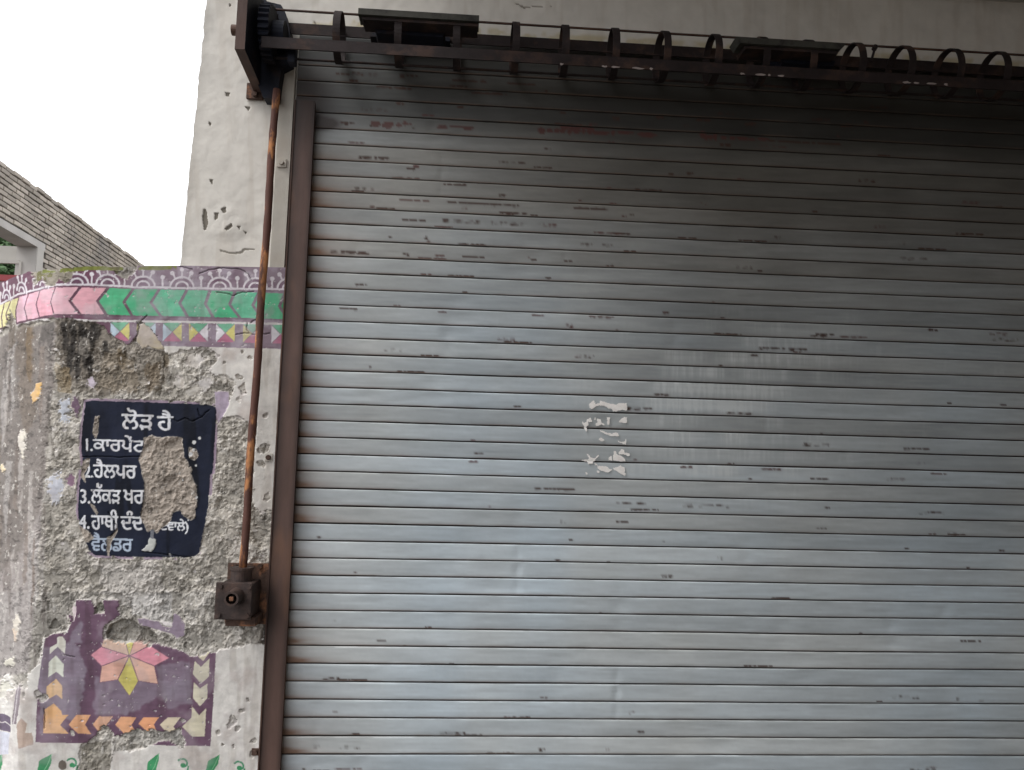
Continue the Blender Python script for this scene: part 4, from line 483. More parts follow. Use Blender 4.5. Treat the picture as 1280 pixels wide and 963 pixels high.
# cracks: thin grooves
CR = np.zeros(X.shape, np.float32)
for pts in ([(103, 572), (128, 571), (150, 572), (178, 571)], [(213, 523), (222, 527), (232, 523), (242, 527), (252, 522), (262, 512)], [(247, 511), (250, 520), (254, 523)], [(172, 402), (175, 410), (173, 420), (168, 427)], [(185, 395), (176, 404)], [(250, 343), (262, 338), (280, 336), (300, 337), (312, 344), (315, 352)], [(225, 334), (235, 336), (242, 338)], [(272, 366), (285, 368), (292, 371), (300, 367), (318, 365)], [(314, 405), (317, 402), (322, 400)], [(313, 418), (309, 412), (310, 404)], [(296, 419), (310, 417), (322, 420), (338, 417)], [(60, 500), (70, 575), (100, 574)], [(318, 500), (322, 530), (319, 560)],
            [(83, 818), (89, 820), (95, 821)], [(57, 885), (58, 900), (57, 910)], [(136, 640), (148, 660), (138, 672)], [(116, 632), (124, 642)], [(205, 436), (206, 470), (200, 496)], [(180, 690), (240, 697), (244, 710)]):
    P = np.array(pts, float); t = np.linspace(0, len(P) - 1, len(P) * 6); q = np.stack([np.interp(t, range(len(P)), P[:, 0]), np.interp(t, range(len(P)), P[:, 1])], 1); q += rs.uniform(-.6, .6, q.shape)
    d = np.gradient(q, axis=0); d /= np.linalg.norm(d, axis=1)[:, None] + 1e-9; nn = np.stack([-d[:, 1], d[:, 0]], 1) * 0.55
    s_, m_ = cv.poly([tuple(v) for v in np.concatenate([q + nn, (q - nn)[::-1]])]); CR[s_][m_] = 1
HT -= CR * 0.006; RGB *= (1 - 0.55 * CR[..., None] * (ID != I_ROUGH)[..., None])
# dirt running over the coats, moss line on top
ag = sstep(0.52, 0.75, n_vert) * 0.22 * (ID != I_ROUGH) * (ID != I_NOTICE); RGB *= (1 - ag[..., None] * np.array([0.8, 0.9, 1.0]))
RGB[(np.abs(fd[..., 0]) > 0) & (ID != I_ROUGH) & (Y < 436)] *= 1.0
mo = (Y < TOPY + 3.5 + 3 * n_mid) & (n_mid > 0.36) & ((X > 52) & (X < 222)); RGB[mo] = (lin((122, 128, 58)) * (0.6 + 0.9 * n_fine[..., None]))[mo]; ID[mo] = I_MOSS
jm = (Y < TOPY + 14) & (X > 46) & (X < 172) & ROUGH & (n_mid > 0.52); RGB[jm] = (lin((116, 112, 74)) * (0.6 + 0.8 * n_fine[..., None]))[jm]
# brush strokes and chips in every painted motif
br = fbm(X, Y, 16, 71, 4, cy=2.6, gain=.6); isp = (ID != I_ROUGH) & (ID != I_WHITE) & (ID != I_NOTICE) & (ID != I_MOSS); RGB[isp] *= (0.84 + 0.32 * br[isp])[:, None]
chp = isp & (fbm(X, Y, 4.5, 72, 4, gain=.7) > 0.755) & (ID != I_LETTER); RGB[chp] = lin((198, 190, 188)); HT[chp] -= 0.002
# broken layers of undercoat hanging on round the holes
rg_ = (ID == I_ROUGH).astype(np.float32); rw = blurk(rg_, 10, 5); und = (rg_ > .5) & (rw < .80 - .35 * n_mid) & (fbm(X, Y, 7, 73, 5, gain=.65) > .47) & (Y > 425) & ~((X > 95) & (X < 275) & (Y > 490) & (Y < 700))
RGB[und] = (lin((196, 189, 180)) * (.75 + .5 * n_fine[..., None]))[und]; HT[und] = 0.004; ID[und] = I_WHITE
sp_ = (ID == I_ROUGH) & (fbm(X, Y, 3.2, 74, 4, gain=.7, cy=6) > .715); RGB[sp_] = (lin((200, 194, 186)) * (.7 + .5 * n_fine[..., None]))[sp_]; HT[sp_] += 0.0015
sd_ = (ID == I_ROUGH) & (fbm(X, Y, 6, 75, 5, gain=.7) > .62); RGB[sd_] *= .6
# bleached bloom on the old paint, then a broken pale rim where a coat ends
bloom = (fade * .28 * sstep(.42, .62, fbm(X, Y, 22, 64, 4)) * (Y < 434) + .22 * sstep(.5, .7, n_blot) * (ID != I_ROUGH))[..., None] * ((ID != I_NOTICE) & (ID != I_LETTER))[..., None]
RGB[:] = RGB * (1 - bloom) + lin((182, 172, 180)) * bloom
lum = RGB.mean(-1, keepdims=True); RGB[:] = RGB + (lum - RGB) * (0.10 + .12 * (Y > 740))[..., None]
rg0 = (ID == I_ROUGH).astype(np.float32); rb = blur(rg0, 2); rim = (rb > .12) & (rb < .5) & (rg0 < .5) & (wf3[0] > .45); RGB[rim] = RGB[rim] * .35 + lin((206, 200, 192)) * .65
dk_ = (rb > .5) & (rb < .8) & (rg0 > .5) & (wf3[1] > .42); RGB[dk_] *= 0.72  # painted shadow line on the cement along coat edges
# relief
RG = (ID == I_ROUGH).astype(np.float32); RGs = blur(RG, 2)
relief = blur(HT, 1) + RGs * TER * .75 + RGs * (.22 + .48 * sstep(.35, .65, n_blot)) * ((n_mid - 0.5) * 0.008 + (n_fine - 0.5) * 0.006 + (n_gran - .5) * .0016 + (n_blot - .5) * 0.01) + (1 - RGs) * ((n_big - .5) * 0.006 + (n_blot - .5) * 0.005 + (n_mid - .5) * 0.0012)
pit = sstep(0.60, 0.68, fbm(X, Y, 6, 55, 4, gain=.6)) * RGs * 0.0035; relief -= pit
rid = 1 - np.abs(fbm(X, Y, 16, 60, 4) - 0.5) * 2; relief += RGs * (sstep(0.82, 0.98, rid)) * 0.004 * sstep(90, 110, X)
sm = sstep(80, 60, X + (Y - 360) * 0.087); relief = relief * (1 - sm) + (blur(HT, 1) * 0.8 + (n_vert - .5) * 0.006 + (n_fine - .5) * 0.002) * sm

# ---------------------------------------------------------------- wall surface through that raster
XC = W(72, 380, YW)[0]; XR = W(356, 400, YW)[0] + 0.02
RF, LB = 0.10, 1.15
c45 = RF * math.tan(math.pi / 8)
flat_len = XR - (XC + c45); arc = RF * math.pi / 4
step = 0.0025
us = list(np.arange(0, flat_len, step)) + list(flat_len + np.linspace(0, arc, 26)[:-1]) + list(flat_len + arc + np.linspace(0, LB, 170))
us = np.array(us)
def path(u):
    u = np.asarray(u); x = np.where(u < flat_len, XR - u, 0.0); y = np.full(u.shape, YW); nx, ny = np.zeros(u.shape), -np.ones(u.shape)
    a = np.clip((u - flat_len) / RF, 0, math.pi / 4); ina = u >= flat_len
    cxx, cyy = XR - flat_len, YW + RF
    x = np.where(ina, cxx - RF * np.sin(a), x); y = np.where(ina, cyy - RF * np.cos(a), y); nx = np.where(ina, -np.sin(a), nx); ny = np.where(ina, -np.cos(a), ny)
    e = np.clip(u - flat_len - arc, 0, None); x = x - e * math.cos(math.pi / 4); y = y + e * math.sin(math.pi / 4)
    return x, y, nx, ny
ux, uy, unx, uny = path(us)
ZB = 0.06
ztop = []                          # top edge height along the path from the traced outline
for i in range(len(us)):
    lo, hi = 1.5, 3.2
    for _ in range(22):
        mz = (lo + hi) / 2; a, b = PX((ux[i], uy[i], mz)); ty = np.interp(a[0], [-14, 0, 8, 21, 42, 60, 95, 112, 135, 180, 225, 366], [362, 356, 353, 347, 339.5, 336.5, 335, 333.4, 334, 333.5, 333, 335.5])
        if b[0] > ty: lo = mz
        else: hi = mz
    ztop.append(lo)
ztop = np.array(ztop)
ztop[us > flat_len + arc + 0.55] = ztop[np.argmin(np.abs(us - flat_len - arc - 0.55))]
ztop = ztop + (fbm(us * 100, us * 0, 6, 4, 3) - .5) * 0.014 * sstep(flat_len * 0.5, flat_len, us)
NRW = 880
tt = np.linspace(0, 1, NRW)[:, None]; Z = ztop[None, :] * (1 - tt) + ZB * tt
GX, GY = np.broadcast_to(ux, Z.shape), np.broadcast_to(uy, Z.shape)
px, py = PX(np.stack([GX, GY, Z], -1).reshape(-1, 3)); px, py = px.reshape(Z.shape), py.reshape(Z.shape)
rel = sample(cv, relief, px, py); colr = sample(cv, RGB, px, py)
off = rel; VX, VY = GX + unx * off, GY + uny * off
V = np.stack([VX, VY, Z], -1).reshape(-1, 3); colr = colr.reshape(-1, 3)
cpx = (px[:-1, :-1] + px[1:, 1:]) / 2; cpy = (py[:-1, :-1] + py[1:, 1:]) / 2; FID = nearest(cv, ID, cpx, cpy)

wall = thing("boundary_wall", "peeling cement wall with mural border and flower panel, turning back at its rounded corner", "wall", (float(XR) - 0.6, YW, 0))
notice = thing("painted_notice", "navy hand-lettered notice, partly peeled away, with a numbered list in white Gurmukhi letters", "sign", tuple(W(185, 600, YW)))
made = {}
for k, (nm, par, mt, lb) in NAMES.items():
    msk = FID == k
    if not msk.any(): continue
    me = gridmesh(nm, V, len(Z), len(us), colr, True, msk)
    if k == I_NOTICE: o = link("notice_board", me, mt, notice)
    elif par == I_NOTICE: o = link("lettering", me, mt, notice)
    else: o = link(nm, me, M_PLASTER if nm == "moss" else mt, made.get(par, wall) if par else wall)
    made[k] = o
    if lb: o["label"] = lb
    if nm == "moss": o["kind"] = "stuff"
# body of the wall behind the face, its capping and foot
bm = bmesh.new(); sel = list(range(0, len(us), 12)) + [len(us) - 1]; TH = 0.2
rows = [[bm.verts.new((ux[i] - unx[i] * d, uy[i] - uny[i] * d, z)) for i in sel] for d, z in ((-0.02, 0), (0.0, ZB + 0.01),)]
rows.append([bm.verts.new((ux[i] - unx[i] * 0.004, uy[i] - uny[i] * 0.004, ztop[i] - 0.001)) for i in sel]); rows.append([bm.verts.new((ux[i] - unx[i] * 0.1, uy[i] + .1 - 0 * uny[i], ztop[i] + 0.004)) for i in sel])
rows.append([bm.verts.new((ux[i] - unx[i] * TH, uy[i] - uny[i] * TH + 0.0, ztop[i] - 0.01)) for i in sel]); rows.append([bm.verts.new((ux[i] - unx[i] * TH, uy[i] - uny[i] * TH, 0)) for i in sel])
for a, b in ((0, 1), (2, 3), (3, 4), (4, 5)):
    for j in range(len(sel) - 1): bm.faces.new((rows[a][j], rows[a][j + 1], rows[b][j + 1], rows[b][j]))
for j in (0, -1): bm.faces.new([rows[i][j] for i in (0, 1, 2, 3, 4, 5)])
bmobj("wall_core", bm, M_CONC, wall)
# ================================================================ facade wall above and beside the shutter
def WX(px, py, Xp):
    d = ray(px, py); return CAMP + d * ((Xp - CAMP[0]) / d[0])
EL = [W(225, 334, YP), W(258, 0, YP)]
def xleft(z): return EL[0][0] + (EL[1][0] - EL[0][0]) * (z - EL[0][2]) / (EL[1][2] - EL[0][2])
ZTOPF = 5.6; XRF = 3.6
facade = thing("facade_wall", "pale plastered wall framing and rising above the roller shutter, chipped paint on its left pier", "wall", (0, YP, 0))
def plaster(name, xa, xb, za, zb, st, left_follow):
    nz = int((zb - za) / st) + 1; nx = int((xb - (xleft(za) if left_follow else xa)) / st) + 1
    t = np.linspace(0, 1, nx)[None, :]; z = np.linspace(zb, za, nz)[:, None]; xl = xleft(z) if left_follow else xa + 0 * z
    if left_follow: xl = xl + (fbm(z * 100, z * 0, 5, 6, 4) - .5) * 0.012
    Xg = xl * (1 - t) + xb * t; Zg = z + 0 * t
    px, py = PX(np.stack([Xg, 0 * Xg + YP, Zg], -1).reshape(-1, 3)); px, py = px.reshape(Xg.shape), py.reshape(Xg.shape)
    nb, nm, nf, ns = fbm(px, py, 50, 201, 4), fbm(px, py, 14, 202, 4), fbm(px, py, 4, 203, 3), fbm(px, py, 10, 204, 4, cy=90)
    h = (nb - .5) * 0.012 + (nm - .5) * 0.003 + (nf - .5) * 0.0004
    c = lin((212, 207, 199)) * (0.94 + 0.12 * nm[..., None]); st_ = sstep(.5, .75, ns)[..., None] * 0.10; c = c * (1 - st_ * np.array([.7, .85, 1]))
    def chip(pts, d=0.006, col=(120, 114, 104), w_=1.0):
        nonlocal h, c
        m_ = inpoly(px + (nf - .5) * 3 * w_, py + (nm - .5) * 3 * w_, [pts]); h = h - d * m_; c = np.where(m_[..., None], lin(col), c)
    if left_follow:
        for p in ([(254, 262), (258, 262), (260, 275), (258, 287), (255, 288), (253, 272)], [(276, 261), (282, 259), (283, 266), (278, 267)], [(269, 266), (274, 266), (273, 272), (270, 276), (268, 272)], [(280, 288), (290, 280), (291, 284), (284, 290)], [(296, 283), (300, 283), (299, 288)], [(304, 289), (309, 290), (306, 293)], [(262, 224), (267, 224), (264, 231)], [(281, 115), (288, 116), (286, 121), (282, 120)], [(306, 134), (314, 135), (310, 140)], [(261, 152), (264, 155), (262, 160)], [(250, 3), (254, 7), (251, 9)], [(286, 4), (290, 6), (287, 9)]): chip(p)
        for p in ([(274, 312), (288, 316), (302, 314), (304, 311), (318, 311), (318, 312.5), (306, 313), (303, 317), (288, 318), (276, 315)],): chip(p, 0.003, (150, 144, 134), .5)
        h = h + 0.006 * sstep(0.5, 1, np.exp(-(((px - 285) / 38) ** 2 + ((py - 280) / 34) ** 2))) * (0.5 + nm)
        edge = sstep(0, 14, px - np.interp(py, [0, 330], [258, 225])); c = c * (0.86 + 0.14 * edge[..., None])
    else:
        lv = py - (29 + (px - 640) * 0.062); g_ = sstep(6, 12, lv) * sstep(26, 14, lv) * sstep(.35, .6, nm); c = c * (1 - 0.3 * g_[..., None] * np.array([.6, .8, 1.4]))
        for p in ([(640, 4), (650, 6), (657, 9), (665, 8), (690, 8), (690, 9), (664, 9.5), (655, 11), (648, 7)], [(362, 25), (366, 24), (370, 38), (366, 37)], [(392, 26), (394, 26), (396, 32), (393, 31)]): chip(p, 0.004, (140, 132, 122), .5)
    me = gridmesh(name, np.stack([Xg, YP - h, Zg], -1).reshape(-1, 3), nz, nx, c.reshape(-1, 3)); return link(name, me, M_WALLPAINT, facade)
zt, zs = W(300, -60, YP)[2], W(640, 76, YP)[2] - 0.1
XM = W(386, 100, YP)[0]
plaster("plaster_coat", 0, XM, EL[0][2] - 0.08, zt, 0.003, True); plaster("plaster_coat", XM, XRF, zs, zt, 0.006, False)
bm = bmesh.new(); y0, y1 = YP + 0.012, YP + 0.5
def quadbox(bm, a, b, c, d, ya, yb): prism(bm, [(a[0], ya, a[1]), (b[0], ya, b[1]), (c[0], ya, c[1]), (d[0], ya, d[1])], (0, yb - ya, 0))
quadbox(bm, (xleft(0) + .01, 0), (XM, 0), (XM, ZTOPF), (xleft(ZTOPF), ZTOPF), y0, y1); quadbox(bm, (XM, zs), (XRF, zs), (XRF, ZTOPF), (XM, ZTOPF), y0 + .004, y1)
quadbox(bm, (xleft(zt), zt), (XRF, zt), (XRF, ZTOPF), (xleft(ZTOPF), ZTOPF), YP - .004, y0 - .001)
bmobj("wall_core", bm, M_CREAM, facade)
# flat bar beside the guide, little strap brackets
p = [W(q[0], q[1], YP - 0.03) for q in [(357, 52), (371, 52), (367, 125), (355, 336), (337, 336), (349, 125)]]
bm = bmesh.new(); prism(bm, [tuple(q) for q in p], (0, 0.035, 0)); bmobj("cover_strip", bm, M_STRIP, facade)
for k, (cx, cy_, par, yy) in enumerate([(352, 204, facade, YP - 0.034), (336, 572, wall, YW - 0.012), (319, 940, wall, YW - 0.012)]):
    c = W(cx, cy_, yy); bm = bmesh.new(); box(bm, c, ((0.045, .034, .03)[k], 0.006, (0.04, .034, .03)[k]), bev=0.002); o = bmobj("strap_bracket", bm, M_STRIP if k < 2 else M_RUST, par)
    bm = bmesh.new(); cyl(bm, (c[0], yy, c[2]), (c[0], yy - 0.016, c[2]), 0.011, 8); b_ = bmobj("bolt", bm, M_STRIP if k == 0 else M_RUST, o)

# added porch roof, side and back walls, mostly unseen, that shade the shutter
zb_ = W(1280, 5, YP)[2]; zp = zb_ + 0.55
porch = thing("porch", "dark concrete corner beam under a mostly unseen porch, added to shade the shutter", "porch", (0, 0, 0))
bm = bmesh.new(); box(bm, ((-0.75 + XRF) / 2, -3.25 + YP - 0.02, zp + 0.075), (XRF + 0.75, 6.5, 0.15)); bmobj("added_roof_slab", bm, M_PORCH, porch)
bm = bmesh.new(); box(bm, (3.3, -3.25 + YP - 0.02, zp / 2), (0.2, 6.49, zp - 0.004)); bmobj("added_side_wall", bm, M_PORCH, porch)
xk = W(1120, 3, YP)[0]; bm = bmesh.new(); box(bm, ((xk + 3.2) / 2, -0.2, (zb_ + zp) / 2 + .01), (3.2 - xk, 0.40, zp - zb_ - .02)); bmobj("corner_beam", bm, M_PORCH, porch); bm = bmesh.new(); box(bm, (1.75, -6.35, zp / 2), (2.88, 0.2, zp - .01)); bmobj("added_back_wall", bm, M_PORCH, porch)  # back wall added unseen behind the camera to block front light

# ================================================================ roller shutter
shutter = thing("roller_shutter", "closed grey steel roller shutter with long thin slats, rust flecks and torn paper traces", "shutter", (0, 0, 0))
PITCH_S = 0.075
XL, XE = W(371, 110, 0)[0], W(1302, 500, 0)[0]
Tp = np.array([0.0, 0.0, 0.03, 0.08, 0.16, 0.27, 0.40, 0.53, 0.66, 0.76, 0.85, 0.90, 0.925, 0.927, 1.06])
Yp = np.array([0.010, -0.0003, -0.0012, -0.0015, -0.0016, -0.0016, -0.0016, -0.0016, -0.0015, -0.0013, -0.0010, -0.0007, -0.0002, 0.012, 0.014])
def prof(t): return np.interp(t, Tp[1:], Yp[1:])
sv = Canvas(340, 30, 1310, 990, 2); SX, SY = sv.X, sv.Y
seamL = lambda y, x: y
RU = np.zeros(SX.shape, np.float32); RD = np.zeros(SX.shape, np.float32)    # dark flecks, red rust
sj = fbm(SX, SY, 6, 301, 3); sj2 = fbm(SX, SY, 5, 302, 3, cy=3)
rs = np.random.RandomState(5)
def fleck(x, y, ln, h=1.6, red=0, slope=None, dens=0.5):     # a broken string of small lens-shaped chips
    sl = 0.055 - 0.05 * (y - 80) / 860 if slope is None else slope
    s_ = sv.window([(x, y - h * 2), (x + ln, y + sl * ln + h * 2)], 4); X_, Y_ = SX[s_], SY[s_]; yc = y + sl * (X_ - x); m_ = np.zeros(X_.shape, bool); t = 0.0
    while t < ln:
        l = min(ln - t + 1.5, rs.uniform(3.5, 5 + .28 * ln)); hh = max(.75, h * rs.uniform(.35, 1.0)); e = ((X_ - x - t - l / 2) / (l / 2)) ** 2 + (np.abs(Y_ - yc + rs.uniform(-.3, .3) * h * .6) / (hh / 2 + .35)) ** 1.6
        m_ |= e + (sj2[s_] - .5) * 1.2 < 1; t += l * rs.uniform(.75, 1.25)
    (RD if red else RU)[s_][m_] = 1.0
KNOWN = [(420, 92, 9, 3), (432, 92, 21, 4), (460, 93, 12, 3), (498, 95, 24, 3), (565, 100, 42, 3), (633, 104, 36, 3), (470, 109, 44, 4), (590, 116, 42, 3), (436, 101, 10, 4), (425, 154, 18, 4), (448, 197, 37, 2.6), (554, 230.5, 28, 2.6), (499, 250, 36, 3, 1), (559, 253, 46, 2.6), (603, 256, 44, 2.6), (718, 260, 40, 2.4), (501, 275, 30, 3), (551, 276, 50, 2.8), (613, 279, 40, 2.2), (671, 281.5, 24, 2.6, 1), (485, 296, 5, 3), (530, 298, 4, 3), (412, 315, 49, 3), (544, 320, 10, 3, 1), (578, 321, 26, 2), (664, 325, 5, 3), (705, 326, 9, 2), (526, 343, 12, 3, 1), (559, 345, 32, 2), (424, 386, 22, 2.6), (547, 390, 10, 3, 1), (664, 394, 14, 3, 1), (736, 396, 30, 2.4, 1),
         (463, 155, 38, 7, 1), (503, 155, 10, 4, 1), (545, 158, 50, 3, 1), (672, 162, 70, 7, 1), (700, 158, 40, 5, 1), (740, 165, 80, 5, 1), (875, 170, 20, 9, 1), (900, 172, 60, 3, 1), (960, 176, 90, 3), (820, 146, 8, 5), (870, 150, 16, 4), (930, 155, 14, 5), (1050, 157, 14, 5), (495, 129, 8, 5), (572, 134, 6, 3), (700, 141, 6, 4), (765, 148, 8, 4), (516, 208, 6, 6, 1), (508, 211, 9, 4), (938, 444, 8, 2), (1160, 412, 5, 2.5), (1168, 413, 3, 3), (1236, 417, 22, 3, 1), (1184, 504, 5, 2), (1250, 506, 6, 2.5), (1163, 592, 18, 2.4, 1), (850, 584, 14, 4, 1), (950, 586, 25, 3, 1), (586, 577, 10, 3, 1), (770, 628, 36, 2.5), (850, 632, 60, 2), (1030, 634, 6, 2), (1130, 686, 7, 2), (1248, 689, 6, 2), (1208, 710, 4, 3), (1200, 801, 24, 2), (1194, 874, 5, 2), (770, 652, 14, 2), (1020, 660, 12, 2), (710, 675, 8, 2)]
for k in KNOWN: fleck(k[0], k[1], k[2], k[3] * (1.15 if len(k) > 4 and k[1] < 180 else 0.7), k[4] if len(k) > 4 else 0, dens=0.36)
for i in range(230):
    x = rs.uniform(400, 1270); n = rs.randint(-1, 41); zz = SLAT_TOP - PITCH_S * (n + rs.choice([0.86, 0.8, 0.9, 0.6, 0.7])); p = PX((W(x, 500, 0)[0], 0, zz)); x, y = float(p[0][0]), float(p[1][0])
    dens = 1.0 if y < 450 else 0.45
    if rs.rand() > dens: continue
    fleck(x, y, rs.choice([3, 5, 8, 14, 22, 34]), rs.uniform(0.9, 1.6), rs.rand() < 0.3)
RU, RD = blur(RU, 1), blur(RD, 1)
sn_big, sn_s, sn_v = fbm(SX, SY, 160, 310, 3, cy=90), fbm(SX, SY, 60, 311, 5, cy=5), fbm(SX, SY, 5, 312, 3, cy=60)
dr = np.random.RandomState(77); dents = {}
for _ in range(46): n_ = dr.randint(0, 42); x_, w_, a_ = dr.uniform(-.6, 2.4), dr.uniform(.015, .09), dr.uniform(.0015, .005); [dents.setdefault(n_ + k, []).append((x_, w_, a_ * (1 - .45 * abs(k)))) for k in (-1, 0, 1)]
for n in range(-3, 43):
    zt_ = SLAT_TOP - PITCH_S * n; ncol = 620
    xs = np.concatenate([np.linspace(XL, XE, ncol), [XRF - 0.25]])
    Tg, Xg = np.meshgrid(Tp, xs, indexing='ij'); wob = (fbm(xs * 30, xs * 0 + n * 13, 12, 320, 3) - .5) * 0.004; wz = (fbm(xs * 30, xs * 0 + n * 7, 22, 321, 3) - .5) * 0.0046
    Yg = Yp[:, None] + wob[None, :] * (1 - 0.3 * (Yp[:, None] > 0.005)) + (fbm(Xg * 60, Tg * 8 + n * 9, 4, 322, 3) - .5) * 0.0012; Zg = zt_ - Tg * PITCH_S + wz[None, :]
    for dx_, dr_, da_ in dents.get(n, ()): Yg = Yg + da_ * np.exp(-((Xg - dx_) / dr_) ** 2) * np.sin(np.pi * np.clip(Tg, 0, 1)) * (Yp[:, None] < .005)
    px, py = PX(np.stack([Xg, 0 * Xg, Zg], -1).reshape(-1, 3)); px, py = px.reshape(Xg.shape), py.reshape(Xg.shape)
    r1, r2 = rs.rand(), rs.rand(); warm = np.clip(0.22 * r1 + .5 * fbm(px, 0 * px + n * 3.1, 130, 347, 3) - .12 + .30 * sstep(24, 6, n + 4 * r2), 0, .9) + 0.3 * sstep(330, 180, py) * sstep(420, 700, px)
    c = lin((194, 208, 218)) * (1 - warm[..., None]) + lin((208, 201, 188)) * warm[..., None]; c = c * (0.81 + 0.17 * r2)
    brn = (.74 * sstep(33, 5, n + 6 * (fbm(px, py, 160, 340, 3) - .5) + 4 * (r2 - .5)) + .30 * sstep(9, 6, n + 1.5 * fbm(px, py, 200, 345, 2))) * (.48 + .52 * sstep(400, 980, px)); brn = (np.clip(brn, 0, .9) * (.92 + .16 * fbm(px, py, 60, 341, 4)))[..., None]; c = c * (1 - brn) + lin((74, 72, 68)) * brn; top = np.clip((SLAT_TOP - 0.13 - Zg) / 0.13, 0, 1) * .68 + .32; c = c * top[..., None]  # brown dirt and painted shade to upper right; top slats: grime and painted shade
    b_, s_, v_ = sample(sv, sn_big, px, py), sample(sv, sn_s, px, py), fbm(px, Tg * 6 + n * 31, 9, 333, 4, cy=14, gain=.6)
    fs = fbm(px, Tg * 9 + n * 17, 30, 343, 5, cy=.9, gain=.7); c = c * (0.84 + 0.32 * s_[..., None]) * (0.88 + 0.24 * b_[..., None]) * (.86 + .28 * fs[..., None])
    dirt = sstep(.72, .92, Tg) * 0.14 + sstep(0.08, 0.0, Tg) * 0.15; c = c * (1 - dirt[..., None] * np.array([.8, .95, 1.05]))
    le = px - np.interp(py, [120, 963], [394, 351]); lr = np.exp(-np.clip(le, 0, 999) / (14 + 26 * b_)) * (0.35 + 0.9 * sstep(.3, 1, Tg)) * (0.3 + 1.2 * r1 * s_ * 2) * sstep(150, 260, py)
    lr = np.clip(lr, 0, .9)[..., None]; c = c * (1 - lr) + lin((126, 92, 70)) * lr
    sc = np.exp(-(((px - 900 + 60 * (fbm(px, py, 60, 360, 3) - .5)) / 130) ** 2 + ((py - 515) / 95) ** 2) ** 1.1) * (0.25 + np.exp(-((Tg - .12) / .07) ** 2) * .9 + .8 * np.exp(-((Tg - .42) / .22) ** 2)) * (0.40 + 0.60 * sstep(.35, .8, fbm(px, n * 40 + Tg * 1.5, 3.0, 335, 2, gain=.8))) * (.4 + 1.1 * r2) * sstep(.30, .62, fbm(px, n * 40 + 5 * Tg, 55, 336, 2)); sc = np.clip(sc * 0.95, 0, .62)[..., None]; c = c * (1 - sc) + lin((214, 218, 218)) * sc
    sct = sstep(0.66, 0.8, v_) * sstep(.5, .7, b_) * 0.12 * sstep(300, 500, py); c = c * (1 - sct[..., None]) + lin((206, 210, 212)) * sct[..., None]
    smear = np.exp(-(((px - 400) / 26) ** 2 + ((py - 155) / 8) ** 2) ** 2) * 1.1 + 0.8 * np.exp(-(((px - 385) / 30) ** 2 + ((py - 125) / 45) ** 2)); smear = np.clip(smear, 0, .85)[..., None]; c = c * (1 - smear) + lin((58, 48, 46)) * smear  # grease smear, plus a darker patch round the guide top
    u = np.clip(sample(sv, RU, px, py) * 1.9, 0, .95)[..., None]; d = np.clip(sample(sv, RD, px, py) * 1.3, 0, .85)[..., None]; front = ((Tg > 0.01) & (Tg < .905))[..., None]
    c = c * (1 - u * front) + lin((66, 43, 35)) * u * front; c = c * (1 - d * front) + lin((84, 46, 42)) * d * front
    rl = (np.exp(-((Tg - .90) / .035) ** 2) * .6 * sstep(.25, .6, fbm(px, 0 * px + n * 23, 40, 350, 4)) * (1 - .4 * sstep(500, 1000, px)))[..., None]; c = c * (1 - rl) + lin((118, 94, 80)) * rl
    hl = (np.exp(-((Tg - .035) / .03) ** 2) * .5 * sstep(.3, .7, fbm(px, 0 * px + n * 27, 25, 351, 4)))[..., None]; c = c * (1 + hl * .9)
    gr = (Yp[:, None] > 0.005)[..., None] & np.ones(Xg.shape, bool)[..., None]; c = np.where(gr, lin((44, 34, 30)), c)
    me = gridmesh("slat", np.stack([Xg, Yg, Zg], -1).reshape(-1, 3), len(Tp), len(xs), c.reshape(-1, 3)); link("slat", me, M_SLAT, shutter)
# guide channel
GY0 = -0.05
a, b = W(367, 125, GY0), W(393.5, 125, GY0); a2, b2 = W(324, 963, GY0), W(350.5, 963, GY0)
gx0, gx1 = (a[0] + a2[0]) / 2, (b[0] + b2[0]) / 2; gz = a[2]
bm = bmesh.new()
box(bm, (gx0 + 0.003, GY0 / 2 + 0.004, gz / 2), (0.006, abs(GY0) + 0.02, gz - 0.004)); box(bm, (gx1 - 0.004, GY0 / 2 - 0.010, gz / 2), (0.005, 0.028, gz - 0.004))
box(bm, ((gx0 + gx1) / 2, GY0 + .004, gz / 2), (gx1 - gx0 - .001, 0.005, gz)); gr_ = bmobj("guide_rail", bm, M_BROWN, shutter)
nz, nx = 420, 14; ta = np.linspace(0, 1, nx)[None, :]; zz = np.linspace(gz, 0.0, nz)[:, None]; Xg = gx0 + (gx1 - gx0) * ta + 0 * zz; Zg = zz + 0 * ta
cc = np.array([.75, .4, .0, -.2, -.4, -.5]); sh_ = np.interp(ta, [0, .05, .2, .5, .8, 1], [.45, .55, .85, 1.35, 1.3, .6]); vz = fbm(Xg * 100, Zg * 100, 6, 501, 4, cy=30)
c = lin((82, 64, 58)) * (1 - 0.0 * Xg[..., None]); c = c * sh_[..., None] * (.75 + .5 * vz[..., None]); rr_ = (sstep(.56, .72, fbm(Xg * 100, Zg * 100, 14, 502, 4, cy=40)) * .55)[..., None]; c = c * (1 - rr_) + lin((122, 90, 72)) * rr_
zo_ = W(345, 765, GY0)[2]; sp_ = (np.clip(sstep(gz - .30, gz, Zg) * .6 + .6 * np.exp(-((Zg - zo_) / .11) ** 2) * sstep(.9, 0, ta), 0, .75))[..., None]; c = c * (1 - sp_)  # darker top; oily patch and painted contact shadow beside the gearbox
me = gridmesh("guide_face", np.stack([Xg, GY0 + 0 * Xg - .0015 * np.sin(np.pi * ta) + (vz - .5) * .0012, Zg], -1).reshape(-1, 3), nz, nx, c.reshape(-1, 3)); link("guide_face", me, M_GUIDE, gr_)

